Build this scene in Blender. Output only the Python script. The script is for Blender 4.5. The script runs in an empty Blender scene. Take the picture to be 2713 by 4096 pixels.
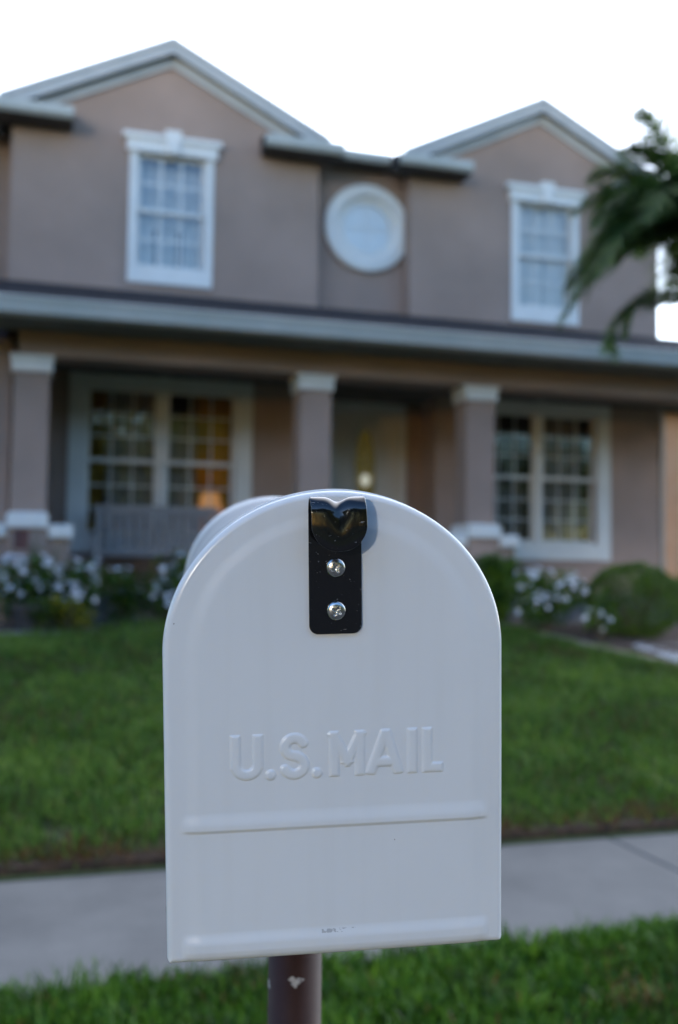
import bpy, bmesh, math, random
import numpy as np
from mathutils import Vector, Matrix

random.seed(7)
rng = np.random.default_rng(11)
S = bpy.context.scene
COL = S.collection
R = math.radians
TH = R(16.46)                       # heading of the house facade

# ------------------------------------------------------------------ helpers
def link(o, parent=None):
    COL.objects.link(o)
    if parent is not None:
        o.parent = parent
    return o

def tag(o, label=None, cat=None, group=None, kind=None):
    if label: o['label'] = label
    if cat: o['category'] = cat
    if group: o['group'] = group
    if kind: o['kind'] = kind
    return o

def empty(name, M=None):
    o = bpy.data.objects.new(name, None)
    o.empty_display_size = 0.1
    COL.objects.link(o)
    if M is not None: o.matrix_world = M
    return o

def obj(name, me, mat, parent=None, smooth=False):
    o = bpy.data.objects.new(name, me)
    if mat is not None and len(me.materials) == 0:
        me.materials.append(mat)
    if smooth:
        for p in me.polygons: p.use_smooth = True
    return link(o, parent)

class MB:
    def __init__(s): s.v = []; s.f = []
    def add(s, vs, fs):
        n = len(s.v); s.v += [tuple(v) for v in vs]; s.f += [tuple(i + n for i in f) for f in fs]; return s
    def box(s, x0, x1, y0, y1, z0, z1, M=None):
        vs = [(x0,y0,z0),(x1,y0,z0),(x1,y1,z0),(x0,y1,z0),(x0,y0,z1),(x1,y0,z1),(x1,y1,z1),(x0,y1,z1)]
        if M is not None: vs = [tuple(M @ Vector(v)) for v in vs]
        return s.add(vs, [(0,3,2,1),(4,5,6,7),(0,1,5,4),(1,2,6,5),(2,3,7,6),(3,0,4,7)])
    def prism(s, prof, y0, y1):                      # prof: (x, z) polygon, extruded along y
        n = len(prof)
        vs = [(x, y0, z) for x, z in prof] + [(x, y1, z) for x, z in prof]
        fs = [tuple(range(n)), tuple(range(2*n-1, n-1, -1))]
        for i in range(n):
            j = (i+1) % n; fs.append((i, i+n, j+n, j))
        return s.add(vs, fs)
    def prism_x(s, prof, x0, x1):                    # prof: (y, z) polygon, extruded along x
        n = len(prof)
        vs = [(x0, y, z) for y, z in prof] + [(x1, y, z) for y, z in prof]
        fs = [tuple(range(n)), tuple(range(2*n-1, n-1, -1))]
        for i in range(n):
            j = (i+1) % n; fs.append((i, i+n, j+n, j))
        return s.add(vs, fs)
    def lathe(s, prof, seg=24, M=None, closed=False):   # prof: (r, z)
        n = len(prof); vs = []
        for k in range(seg):
            a = 2*math.pi*k/seg
            for r_, z in prof: vs.append((r_*math.cos(a), r_*math.sin(a), z))
        if M is not None: vs = [tuple(M @ Vector(v)) for v in vs]
        fs = []
        for k in range(seg):
            k2 = (k+1) % seg
            for i in range(n if closed else n-1):
                j = (i+1) % n
                fs.append((k*n+i, k2*n+i, k2*n+j, k*n+j))
        return s.add(vs, fs)
    def tube(s, pts, rad, seg=8):
        pts = [Vector(p) for p in pts]; rings = []
        for i, p in enumerate(pts):
            d = (pts[min(i+1, len(pts)-1)] - pts[max(i-1, 0)]).normalized()
            a = d.cross(Vector((0,0,1)))
            if a.length < 1e-3: a = Vector((1,0,0))
            a.normalize(); b = d.cross(a)
            r_ = rad[i] if isinstance(rad, (list, tuple)) else rad
            rings.append([p + (a*math.cos(t)+b*math.sin(t))*r_ for t in [2*math.pi*k/seg for k in range(seg)]])
        vs = [v for r_ in rings for v in r_]; fs = []
        for i in range(len(pts)-1):
            for k in range(seg):
                k2 = (k+1) % seg
                fs.append((i*seg+k, i*seg+k2, (i+1)*seg+k2, (i+1)*seg+k))
        fs.append(tuple(range(seg))); fs.append(tuple(range((len(pts)-1)*seg, len(pts)*seg)))
        return s.add(vs, fs)
    def mesh(s, name='m'):
        me = bpy.data.meshes.new(name)
        me.from_pydata(s.v, [], s.f)
        bm = bmesh.new(); bm.from_mesh(me)
        bmesh.ops.recalc_face_normals(bm, faces=bm.faces)
        bm.to_mesh(me); bm.free(); me.update()
        return me
    def build(s, name, mat, parent=None, bevel=0, smooth=False):
        o = obj(name, s.mesh(name), mat, parent, smooth)
        if bevel:
            m = o.modifiers.new('bevel', 'BEVEL'); m.width = bevel; m.segments = 2; m.limit_method = 'ANGLE'
        return o

def raw_mesh(name, V, F, col=None):
    """numpy verts (n,3), faces (m,k) of one size; col: per-vertex scalar attribute 'v'"""
    me = bpy.data.meshes.new(name)
    m, k = F.shape
    me.vertices.add(len(V)); me.vertices.foreach_set('co', np.asarray(V, np.float32).ravel())
    me.loops.add(m*k); me.loops.foreach_set('vertex_index', F.astype(np.int32).ravel())
    me.polygons.add(m); me.polygons.foreach_set('loop_start', (np.arange(m)*k).astype(np.int32))
    if col is not None:
        a = me.attributes.new('v', 'FLOAT', 'POINT'); a.data.foreach_set('value', np.asarray(col, np.float32))
    me.update(calc_edges=True); me.validate()
    return me

# ------------------------------------------------------------------ materials
def mat(name):
    m = bpy.data.materials.new(name); m.use_nodes = True
    nt = m.node_tree; return m, nt, nt.nodes['Principled BSDF']

def N(nt, t, **kw):
    n = nt.nodes.new(t)
    for k_, v in kw.items():
        if k_ in n.inputs: n.inputs[k_].default_value = v
        else: setattr(n, k_, v)
    return n

def ramp(nt, src, stops):
    r_ = nt.nodes.new('ShaderNodeValToRGB')
    el = r_.color_ramp.elements
    while len(el) < len(stops): el.new(0.5)
    for e, (p, c) in zip(el, stops): e.position = p; e.color = (*c, 1) if len(c) == 3 else c
    nt.links.new(src, r_.inputs['Fac']); return r_.outputs['Color']

def noisy(name, c1, c2, scale=5, rough=.6, bump=0, bscale=60, spec=.5, detail=6, metallic=0, coat=0, lo=.35, hi=.65):
    m, nt, b = mat(name)
    tc = N(nt, 'ShaderNodeTexCoord')
    n = N(nt, 'ShaderNodeTexNoise'); n.inputs['Scale'].default_value = scale; n.inputs['Detail'].default_value = detail
    nt.links.new(tc.outputs['Object'], n.inputs['Vector'])
    nt.links.new(ramp(nt, n.outputs['Fac'], [(lo, c1), (hi, c2)]), b.inputs['Base Color'])
    b.inputs['Roughness'].default_value = rough; b.inputs['Metallic'].default_value = metallic
    b.inputs['Specular IOR Level'].default_value = spec; b.inputs['Coat Weight'].default_value = coat
    if bump:
        n2 = N(nt, 'ShaderNodeTexNoise'); n2.inputs['Scale'].default_value = bscale; n2.inputs['Detail'].default_value = 4
        nt.links.new(tc.outputs['Object'], n2.inputs['Vector'])
        bp = N(nt, 'ShaderNodeBump'); bp.inputs['Strength'].default_value = bump; bp.inputs['Distance'].default_value = .02
        nt.links.new(n2.outputs['Fac'], bp.inputs['Height']); nt.links.new(bp.outputs['Normal'], b.inputs['Normal'])
    return m

M_stucco = noisy('stucco', (.355,.262,.220), (.435,.318,.268), .9, .85, .35, 90, .2)
M_trim = noisy('white_trim', (.80,.79,.77), (.86,.85,.83), 3, .45, .05, 30)
M_fascia = noisy('fascia_metal', (.46,.48,.49), (.53,.54,.55), 3, .4)
M_gutter = noisy('gutter_metal', (.50,.52,.50), (.58,.59,.57), 2, .38)
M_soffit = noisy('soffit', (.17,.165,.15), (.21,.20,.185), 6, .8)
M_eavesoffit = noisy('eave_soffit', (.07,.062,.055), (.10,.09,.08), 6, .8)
M_shingle = noisy('shingle', (.022,.022,.026), (.05,.048,.052), 14, .95, .6, 50, .1)
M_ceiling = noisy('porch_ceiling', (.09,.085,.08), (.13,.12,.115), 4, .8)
M_door = noisy('door_paint', (.70,.64,.56), (.76,.70,.62), 3, .5)
M_porchtrim = noisy('window_casing', (.74,.73,.70), (.80,.79,.76), 3, .5)
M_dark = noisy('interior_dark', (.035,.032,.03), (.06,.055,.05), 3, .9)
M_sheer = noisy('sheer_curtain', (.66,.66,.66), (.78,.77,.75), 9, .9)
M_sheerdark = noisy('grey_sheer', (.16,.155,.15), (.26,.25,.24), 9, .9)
M_gold = noisy('gold_curtain', (.30,.16,.02), (.46,.27,.04), 7, .9)
M_floor = noisy('porch_floor', (.13,.125,.12), (.19,.18,.175), 5, .7)
M_bench = noisy('bench_wood', (.25,.23,.22), (.32,.30,.29), 6, .6, .2, 40)
M_mulch = noisy('mulch', (.05,.03,.022), (.11,.07,.05), 25, .95, .9, 40)
M_edging = noisy('bed_edging', (.24,.22,.20), (.36,.33,.30), 12, .9, .4, 60)
M_sidewalk = None
M_pot = noisy('dark_pot', (.03,.03,.035), (.06,.055,.06), 8, .5)
M_trunk = noisy('palm_trunk', (.10,.075,.055), (.2,.16,.12), 20, .9, .8, 25)
M_bark = noisy('bark', (.07,.05,.035), (.14,.11,.08), 12, .9, .8, 25)
M_neigh = noisy('sunlit_stucco', (.92,.44,.22), (.96,.50,.27), 2, .85, .3, 60)  # orange sunlight on the neighbour's wall is put into this base colour
M_brass = noisy('brass', (.45,.30,.06), (.6,.42,.1), 10, .3, metallic=.8)
M_asphalt = noisy('asphalt', (.04,.04,.042), (.065,.065,.065), 30, .9, .5, 150)
M_petal = noisy('white_petal', (.66,.67,.72), (.74,.75,.8), 20, .7)
M_tan = noisy('tan_metal', (.42,.34,.28), (.48,.39,.33), 3, .5)
M_red = noisy('red_cloth', (.11,.05,.05), (.17,.08,.075), 12, .8)

def leafmat(name, stops, scale=3, rough=.45, trans=.25):
    """leaf colour = per-leaf random value plus slow patches"""
    m, nt, b = mat(name)
    at = N(nt, 'ShaderNodeAttribute', attribute_name='v')
    tc = N(nt, 'ShaderNodeTexCoord')
    n = N(nt, 'ShaderNodeTexNoise'); n.inputs['Scale'].default_value = scale; n.inputs['Detail'].default_value = 4
    nt.links.new(tc.outputs['Object'], n.inputs['Vector'])
    mx = N(nt, 'ShaderNodeMath', operation='MULTIPLY_ADD'); mx.inputs[1].default_value = 1.3
    nt.links.new(n.outputs['Fac'], mx.inputs[0])
    sb = N(nt, 'ShaderNodeMath', operation='SUBTRACT'); sb.inputs[1].default_value = .65
    nt.links.new(at.outputs['Fac'], sb.inputs[0]); nt.links.new(sb.outputs[0], mx.inputs[2])
    col = ramp(nt, mx.outputs[0], stops)
    nt.links.new(col, b.inputs['Base Color'])
    b.inputs['Roughness'].default_value = rough; b.inputs['Specular IOR Level'].default_value = .35
    tr = N(nt, 'ShaderNodeBsdfTranslucent'); nt.links.new(col, tr.inputs['Color'])
    mix = N(nt, 'ShaderNodeMixShader'); mix.inputs[0].default_value = trans
    nt.links.new(b.outputs[0], mix.inputs[1]); nt.links.new(tr.outputs[0], mix.inputs[2])
    nt.links.new(mix.outputs[0], nt.nodes['Material Output'].inputs['Surface'])
    return m

M_grass = leafmat('lawn_blades', [(0.0,(.13,.065,.025)), (.12,(.075,.06,.02)), (.2,(.026,.062,.008)), (.55,(.082,.180,.018)), (.9,(.20,.31,.05))], 1.1, .6)
M_grass2 = leafmat('verge_blades', [(0.0,(.25,.13,.05)), (.07,(.06,.08,.02)), (.3,(.034,.090,.008)), (.6,(.080,.19,.012)), (.95,(.17,.31,.03))], 2.5, .5)
M_leaf = leafmat('bush_leaf', [(0,(.014,.042,.005)), (.5,(.050,.125,.012)), (1,(.13,.23,.02))], 4)
M_leafy = leafmat('yellow_leaf', [(0,(.05,.08,.01)), (.5,(.16,.2,.015)), (1,(.45,.36,.02))], 4)
M_ball = leafmat('clipped_leaf', [(0,(.020,.048,.004)), (.5,(.055,.12,.008)), (1,(.11,.20,.015))], 3)
M_palm = leafmat('palm_leaf', [(0,(.022,.052,.012)), (.5,(.072,.145,.028)), (1,(.19,.27,.06))], 3, .6, .4)
M_tree = leafmat('tree_leaf', [(0,(.012,.03,.006)), (.5,(.03,.06,.012)), (1,(.09,.12,.02))], 1.2)
M_yellowtree = leafmat('yellowgreen_tree_leaf', [(0,(.08,.10,.01)), (.5,(.18,.2,.02)), (1,(.3,.28,.04))], 1.2)

def glassmat(name, gl=.3, tint=(.97,.98,.98)):
    m, nt, b = mat(name); nt.nodes.remove(b)
    lw = N(nt, 'ShaderNodeFresnel'); lw.inputs['IOR'].default_value = 1.5
    ad = N(nt, 'ShaderNodeMath', operation='ADD'); ad.inputs[1].default_value = gl; ad.use_clamp = True
    nt.links.new(lw.outputs[0], ad.inputs[0])
    t = N(nt, 'ShaderNodeBsdfTransparent'); t.inputs['Color'].default_value = (*tint, 1)
    g = N(nt, 'ShaderNodeBsdfGlossy'); g.inputs['Roughness'].default_value = .02
    g.inputs['Color'].default_value = (1,1,1,1)
    mix = N(nt, 'ShaderNodeMixShader')
    nt.links.new(ad.outputs[0], mix.inputs[0]); nt.links.new(t.outputs[0], mix.inputs[1]); nt.links.new(g.outputs[0], mix.inputs[2])
    nt.links.new(mix.outputs[0], nt.nodes['Material Output'].inputs['Surface'])
    return m
M_glassup = glassmat('upper_glass', .09)
M_glass = glassmat('lower_glass', .07)

def paintmat():
    m, nt, b = mat('white_enamel')
    tc = N(nt, 'ShaderNodeTexCoord')
    n = N(nt, 'ShaderNodeTexNoise'); n.inputs['Scale'].default_value = 14; n.inputs['Detail'].default_value = 5
    nt.links.new(tc.outputs['Object'], n.inputs['Vector'])
    base = ramp(nt, n.outputs['Fac'], [(.3,(.685,.702,.712)), (.7,(.705,.722,.732))])
    # sparse tiny dirt specks
    vo = N(nt, 'ShaderNodeTexVoronoi'); vo.inputs['Scale'].default_value = 62
    nt.links.new(tc.outputs['Object'], vo.inputs['Vector'])
    lt = N(nt, 'ShaderNodeMath', operation='LESS_THAN'); lt.inputs[1].default_value = .028
    nt.links.new(vo.outputs['Distance'], lt.inputs[0])
    n3 = N(nt, 'ShaderNodeTexNoise'); n3.inputs['Scale'].default_value = 30
    nt.links.new(tc.outputs['Object'], n3.inputs['Vector'])
    gt = N(nt, 'ShaderNodeMath', operation='GREATER_THAN'); gt.inputs[1].default_value = .56
    nt.links.new(n3.outputs['Fac'], gt.inputs[0])
    ml = N(nt, 'ShaderNodeMath', operation='MULTIPLY'); nt.links.new(lt.outputs[0], ml.inputs[0]); nt.links.new(gt.outputs[0], ml.inputs[1])
    ml2 = N(nt, 'ShaderNodeMath', operation='MULTIPLY'); nt.links.new(ml.outputs[0], ml2.inputs[0]); ml2.inputs[1].default_value = .75
    mx = N(nt, 'ShaderNodeMix', data_type='RGBA'); nt.links.new(ml2.outputs[0], mx.inputs['Factor'])
    nt.links.new(base, mx.inputs['A']); mx.inputs['B'].default_value = (.2,.17,.14,1)
    nt.links.new(mx.outputs['Result'], b.inputs['Base Color'])
    # black scuff left by the lower rib, in the door's own frame
    sx = N(nt, 'ShaderNodeSeparateXYZ'); nt.links.new(tc.outputs['Object'], sx.inputs[0])
    def near(sock, c, w):
        a1 = N(nt, 'ShaderNodeMath', operation='SUBTRACT'); a1.inputs[1].default_value = c; nt.links.new(sock, a1.inputs[0])
        a2 = N(nt, 'ShaderNodeMath', operation='ABSOLUTE'); nt.links.new(a1.outputs[0], a2.inputs[0])
        a3 = N(nt, 'ShaderNodeMath', operation='LESS_THAN'); a3.inputs[1].default_value = w; nt.links.new(a2.outputs[0], a3.inputs[0]); return a3.outputs[0]
    m1 = N(nt, 'ShaderNodeMath', operation='MULTIPLY'); nt.links.new(near(sx.outputs[0], 0.0, .0085), m1.inputs[0]); nt.links.new(near(sx.outputs[2], -.1396, .0009), m1.inputs[1])
    n9 = N(nt, 'ShaderNodeTexNoise'); n9.inputs['Scale'].default_value = 420; n9.inputs['Detail'].default_value = 3; nt.links.new(tc.outputs['Object'], n9.inputs['Vector'])
    g9 = N(nt, 'ShaderNodeMath', operation='GREATER_THAN'); g9.inputs[1].default_value = .53; nt.links.new(n9.outputs['Fac'], g9.inputs[0])
    m2 = N(nt, 'ShaderNodeMath', operation='MULTIPLY'); nt.links.new(m1.outputs[0], m2.inputs[0]); nt.links.new(g9.outputs[0], m2.inputs[1])
    m3 = N(nt, 'ShaderNodeMath', operation='MULTIPLY'); m3.inputs[1].default_value = .42; nt.links.new(m2.outputs[0], m3.inputs[0])
    # faint grey wash streaks running down
    mp = N(nt, 'ShaderNodeMapping'); mp.inputs['Scale'].default_value = (70, 70, 5); nt.links.new(tc.outputs['Object'], mp.inputs['Vector'])
    ns = N(nt, 'ShaderNodeTexNoise'); ns.inputs['Scale'].default_value = 1; ns.inputs['Detail'].default_value = 5; nt.links.new(mp.outputs[0], ns.inputs['Vector'])
    st = ramp(nt, ns.outputs['Fac'], [(.5,(1,1,1)), (.85,(.965,.96,.95))])
    mw = N(nt, 'ShaderNodeMix', data_type='RGBA', blend_type='MULTIPLY'); mw.inputs['Factor'].default_value = 1
    nt.links.new(mx.outputs['Result'], mw.inputs['A']); nt.links.new(st, mw.inputs['B'])
    mz = N(nt, 'ShaderNodeMix', data_type='RGBA'); nt.links.new(m3.outputs[0], mz.inputs['Factor']); nt.links.new(mw.outputs['Result'], mz.inputs['A']); mz.inputs['B'].default_value = (.06,.06,.06,1)
    nt.links.new(mz.outputs['Result'], b.inputs['Base Color'])
    rr = N(nt, 'ShaderNodeMapRange'); rr.inputs['To Min'].default_value = .16; rr.inputs['To Max'].default_value = .27
    nt.links.new(n.outputs['Fac'], rr.inputs['Value']); nt.links.new(rr.outputs[0], b.inputs['Roughness'])
    n4 = N(nt, 'ShaderNodeTexNoise'); n4.inputs['Scale'].default_value = 22; n4.inputs['Detail'].default_value = 2
    nt.links.new(tc.outputs['Object'], n4.inputs['Vector'])
    bp = N(nt, 'ShaderNodeBump'); bp.inputs['Strength'].default_value = .10; bp.inputs['Distance'].default_value = .004
    nt.links.new(n4.outputs['Fac'], bp.inputs['Height']); nt.links.new(bp.outputs['Normal'], b.inputs['Normal'])
    return m
M_enamel = paintmat()

def blackmat():
    m, nt, b = mat('black_gloss')
    tc = N(nt, 'ShaderNodeTexCoord')
    mp = N(nt, 'ShaderNodeMapping'); mp.inputs['Scale'].default_value = (1, 1, 2.2); mp.inputs['Rotation'].default_value = (0, .7, 0)
    nt.links.new(tc.outputs['Object'], mp.inputs['Vector'])
    n = N(nt, 'ShaderNodeTexNoise'); n.inputs['Scale'].default_value = 330; n.inputs['Detail'].default_value = 1; n.inputs['Distortion'].default_value = 1.5
    nt.links.new(mp.outputs[0], n.inputs['Vector'])
    c = ramp(nt, n.outputs['Fac'], [(.0,(.006,.006,.007)), (.735,(.006,.006,.007)), (.76,(.16,.16,.16))])
    nt.links.new(c, b.inputs['Base Color'])
    b.inputs['Roughness'].default_value = .10; b.inputs['Specular IOR Level'].default_value = .6
    b.inputs['Coat Weight'].default_value = .3; b.inputs['Coat Roughness'].default_value = .05
    return m
M_black = blackmat()
M_zinc = noisy('zinc_screw', (.50,.49,.46), (.74,.73,.70), 500, .24, 0, 1500, metallic=1)

def postmat():
    m, nt, b = mat('brown_post_paint')
    tc = N(nt, 'ShaderNodeTexCoord')
    n = N(nt, 'ShaderNodeTexNoise'); n.inputs['Scale'].default_value = 60; n.inputs['Detail'].default_value = 6
    nt.links.new(tc.outputs['Object'], n.inputs['Vector'])
    base = ramp(nt, n.outputs['Fac'], [(.3,(.034,.0125,.0075)), (.7,(.047,.019,.012))])
    # chips: scattered noise flakes
    n2 = N(nt, 'ShaderNodeTexNoise'); n2.inputs['Scale'].default_value = 42; n2.inputs['Detail'].default_value = 5
    nt.links.new(tc.outputs['Object'], n2.inputs['Vector'])
    c2 = ramp(nt, n2.outputs['Fac'], [(.70,(0,0,0)), (.715,(1,1,1))])
    mx = N(nt, 'ShaderNodeMix', data_type='RGBA'); nt.links.new(c2, mx.inputs['Factor'])
    nt.links.new(base, mx.inputs['A']); mx.inputs['B'].default_value = (.45,.42,.39,1)
    nt.links.new(mx.outputs['Result'], b.inputs['Base Color'])
    b.inputs['Roughness'].default_value = .5; b.inputs['Specular IOR Level'].default_value = .3
    return m
M_post = postmat()
M_chip = noisy('bare_primer', (.26,.24,.24), (.46,.44,.43), 300, .8)

def concretemat():
    m, nt, b = mat('concrete')
    tc = N(nt, 'ShaderNodeTexCoord')
    n = N(nt, 'ShaderNodeTexNoise'); n.inputs['Scale'].default_value = 2.2; n.inputs['Detail'].default_value = 8; n.inputs['Roughness'].default_value = .65
    nt.links.new(tc.outputs['Object'], n.inputs['Vector'])
    c1 = ramp(nt, n.outputs['Fac'], [(.25,(.140,.132,.121)), (.72,(.225,.212,.192))])
    n2 = N(nt, 'ShaderNodeTexNoise'); n2.inputs['Scale'].default_value = 120; n2.inputs['Detail'].default_value = 3
    nt.links.new(tc.outputs['Object'], n2.inputs['Vector'])
    c2 = ramp(nt, n2.outputs['Fac'], [(.3,(.7,.7,.7)), (.7,(1.15,1.15,1.15))])
    mx = N(nt, 'ShaderNodeMix', data_type='RGBA', blend_type='MULTIPLY'); mx.inputs['Factor'].default_value = .8
    nt.links.new(c1, mx.inputs['A']); nt.links.new(c2, mx.inputs['B'])
    nt.links.new(mx.outputs['Result'], b.inputs['Base Color']); b.inputs['Roughness'].default_value = .85
    bp = N(nt, 'ShaderNodeBump'); bp.inputs['Strength'].default_value = .5; bp.inputs['Distance'].default_value = .004
    nt.links.new(n2.outputs['Fac'], bp.inputs['Height']); nt.links.new(bp.outputs['Normal'], b.inputs['Normal'])
    return m
M_sidewalk = concretemat()
M_soilgreen = noisy('thatch_soil', (.035,.045,.015), (.055,.075,.02), 6, .95, .8, 50)

HOUSE = Matrix.Rotation(TH, 4, 'Z')
def hw(X, Y, Z): return HOUSE @ Vector((X, Y, Z))

# ------------------------------------------------------------------ ground
def zg(Y):
    if Y < 4.35: return 0.0
    if Y < 9.5: return .03 + (Y-4.35)*.62/5.15
    return .65

g = MB(); g.box(-300, 300, -300, .3, -.5, -.124); road_sub = None
# terrain sheet: profile along the house's depth axis
prof = [(-300,-.16), (.28,-.16), (.30,-.005), (3.2,-.005), (3.3,-.03), (4.30,-.03), (4.36,.03)]
for i in range(1, 12): prof.append((4.36+i*5.14/11, .03+i*.62/11))
prof += [(10.4,.655), (12,.66), (300,.66)]
xs = [-300, -40, -12, -6, -3, 0, 3, 6, 9, 14, 40, 300]
V = [(x, y, z) for y, z in prof for x in xs]; nx = len(xs)
F = [(j*nx+i, j*nx+i+1, (j+1)*nx+i+1, (j+1)*nx+i) for j in range(len(prof)-1) for i in range(nx-1)]
me = bpy.data.meshes.new('ground'); me.from_pydata(V, [], F)
ground = obj('ground', me, M_soilgreen); ground.rotation_euler.z = TH; tag(ground, kind='structure')

rd = MB(); rd.add([(-300,-8,-.15), (300,-8,-.15), (300,.14,-.15), (-300,.14,-.15)], [(0,1,2,3)])
road = rd.build('road', M_asphalt); road.rotation_euler.z = TH; tag(road, kind='structure')
kb = MB(); kb.prism_x([(.14,-.3), (.14,-.04), (.16,.0), (.31,.006), (.31,-.3)], -60, 60)
kerb = kb.build('kerb', M_sidewalk); kerb.rotation_euler.z = TH; tag(kerb, kind='structure')
# sidewalk: separate slabs with tooled joints, all one pavement
sw = MB(); x = 2.66 - 3.05*6
while x < 20:
    sw.box(x+.006, x+3.044, 3.17, 4.34, -.08, .0); x += 3.05
sidewalk = sw.build('sidewalk', M_sidewalk, bevel=.008); sidewalk.rotation_euler.z = TH; tag(sidewalk, kind='structure')
sj = MB(); sj.box(-15, 20, 3.175, 4.335, -.1, -.012)
sidewalk_joint = sj.build('sidewalk_bed', noisy('joint_dirt', (.10,.09,.08), (.15,.14,.13), 20, .95)); sidewalk_joint.rotation_euler.z = TH; tag(sidewalk_joint, kind='structure')

lip = MB(); lip.prism_x([(4.345,-.04), (4.35,.045), (4.40,.052), (4.46,.05), (4.52,.03)], -15, 20)
lo_ = lip.build('soil_edge', noisy('edge_soil', (.022,.013,.008), (.075,.042,.022), 22, .95, 1, 60)); lo_.rotation_euler.z = TH; tag(lo_, kind='structure')
# bed outline (house coordinates): everything behind this line is planting bed
def bed_edge(X):
    pts = [(-12,9.35), (-3,9.35), (-.35,9.5), (.56,10.0), (1.2,10.25), (3.6,10.25), (4.5,10.05), (4.85,9.8), (5.05,9.1), (5.2,8.5), (5.5,7.8), (6.5,6.9), (8.5,6.2), (14,6.0)]
    for (a, ya), (b, yb) in zip(pts, pts[1:]):
        if a <= X <= b: return ya + (yb-ya)*(X-a)/(b-a)
    return 9.35
def surf(X, Y): return zg(Y)
bx = np.arange(-6, 12.01, .15)
V = []; F = []
for i, X in enumerate(bx):
    y0 = bed_edge(X)
    for j in range(9):
        Y = y0 + (10.9 - y0)*j/8 if y0 < 10.8 else y0
        bump = (.05 if X < 4.5 else .01)*math.sin(X*5.1)*math.sin(Y*4.3) + (.03 if j else -.01)
        V.append((X, Y, zg(Y) + .02 + max(0, bump)))
for i in range(len(bx)-1):
    for j in range(8):
        a = i*9+j; F.append((a, a+9, a+10, a+1))
me = bpy.data.meshes.new('planting_bed'); me.from_pydata(V, [], F)
bed = obj('planting_bed', me, M_mulch, smooth=True); bed.rotation_euler.z = TH; tag(bed, kind='structure')
# edging strip
def strip(x0, x1, name, m, label, wd=.13, ht=.06):
    V = []; F = []; n = 0
    X = x0
    P = []
    while X <= x1+1e-6: P.append((X, bed_edge(X))); X += .1
    for i, (X, Y) in enumerate(P):
        a = Vector((P[min(i+1, len(P)-1)][0]-P[max(i-1, 0)][0], P[min(i+1, len(P)-1)][1]-P[max(i-1, 0)][1])).normalized()
        nn = Vector((-a.y, a.x))
        for o_, h in ((-wd/2, -.06), (-wd/2, ht*.8), (-wd/4, ht), (wd/4, ht), (wd/2, ht*.8), (wd/2, -.06)):
            q = Vector((X, Y)) + nn*o_; V.append((q.x, q.y, zg(q.y)+h))
    for i in range(len(P)-1):
        for j in range(5): a = i*6+j; F.append((a, a+6, a+7, a+1))
    me = bpy.data.meshes.new(name); me.from_pydata(V, [], F)
    o = obj(name, me, m); o.rotation_euler.z = TH
    return tag(o, label, 'bed edging')
strip(-4, 2.2, 'bed_edging', M_edging, 'grey concrete edging between lawn and flower bed below the left flowers', .22, .035)
strip(4.5, 11, 'bed_edging', noisy('tan_edging', (.36,.28,.2), (.46,.37,.28), 12, .9, .4, 60), 'tan curved edging between lawn and white gravel at right', .12, .035)

# gravel: many small stones
def stones(name, n, region, m, smin, smax, zoff=.05, label=None):
    ico = bmesh.new(); bmesh.ops.create_icosphere(ico, subdivisions=1, radius=1)
    bv = np.array([v.co[:] for v in ico.verts]); bf = np.array([[v.index for v in f.verts] for f in ico.faces]); ico.free()
    Vs = []; Fs = []; k = 0; tries = 0
    while k < n and tries < n*20:
        tries += 1
        X = random.uniform(region[0], region[1]); Y = random.uniform(region[2], region[3])
        if Y < bed_edge(X)+.07: continue
        s = random.uniform(smin, smax)
        sc = np.array([s*random.uniform(.8,1.4), s*random.uniform(.8,1.4), s*.6])
        p = bv*sc; a = random.random()*6.28
        p = np.column_stack([p[:,0]*math.cos(a)-p[:,1]*math.sin(a), p[:,0]*math.sin(a)+p[:,1]*math.cos(a), p[:,2]])
        Vs.append(p+np.array([X, Y, zg(Y)+zoff])); Fs.append(bf+k*len(bv)); k += 1
    me = raw_mesh(name, np.vstack(Vs), np.vstack(Fs)); o = obj(name, me, m, smooth=True); o.rotation_euler.z = TH
    tag(o, label, 'gravel', kind='stuff'); return o
M_stone = noisy('white_stone', (.25,.25,.26), (.62,.62,.63), 30, .7)
stones('gravel', 1900, (5.5, 7.2, 7.2, 8.6), M_stone, .018, .036, .04, 'white marble gravel in the bed beside the round shrub at right')
stones('gravel', 260, (.5, 2.2, 9.9, 10.35), noisy('grey_stone', (.25,.24,.24), (.5,.5,.5), 9, .7), .014, .028, .035, 'grey pebbles at the bed edge behind the mailbox')
stones('gravel', 110, (-.9, .3, 9.4, 9.75), M_stone, .012, .025, .035, 'white pebbles at the foot of the left flowers')

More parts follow.
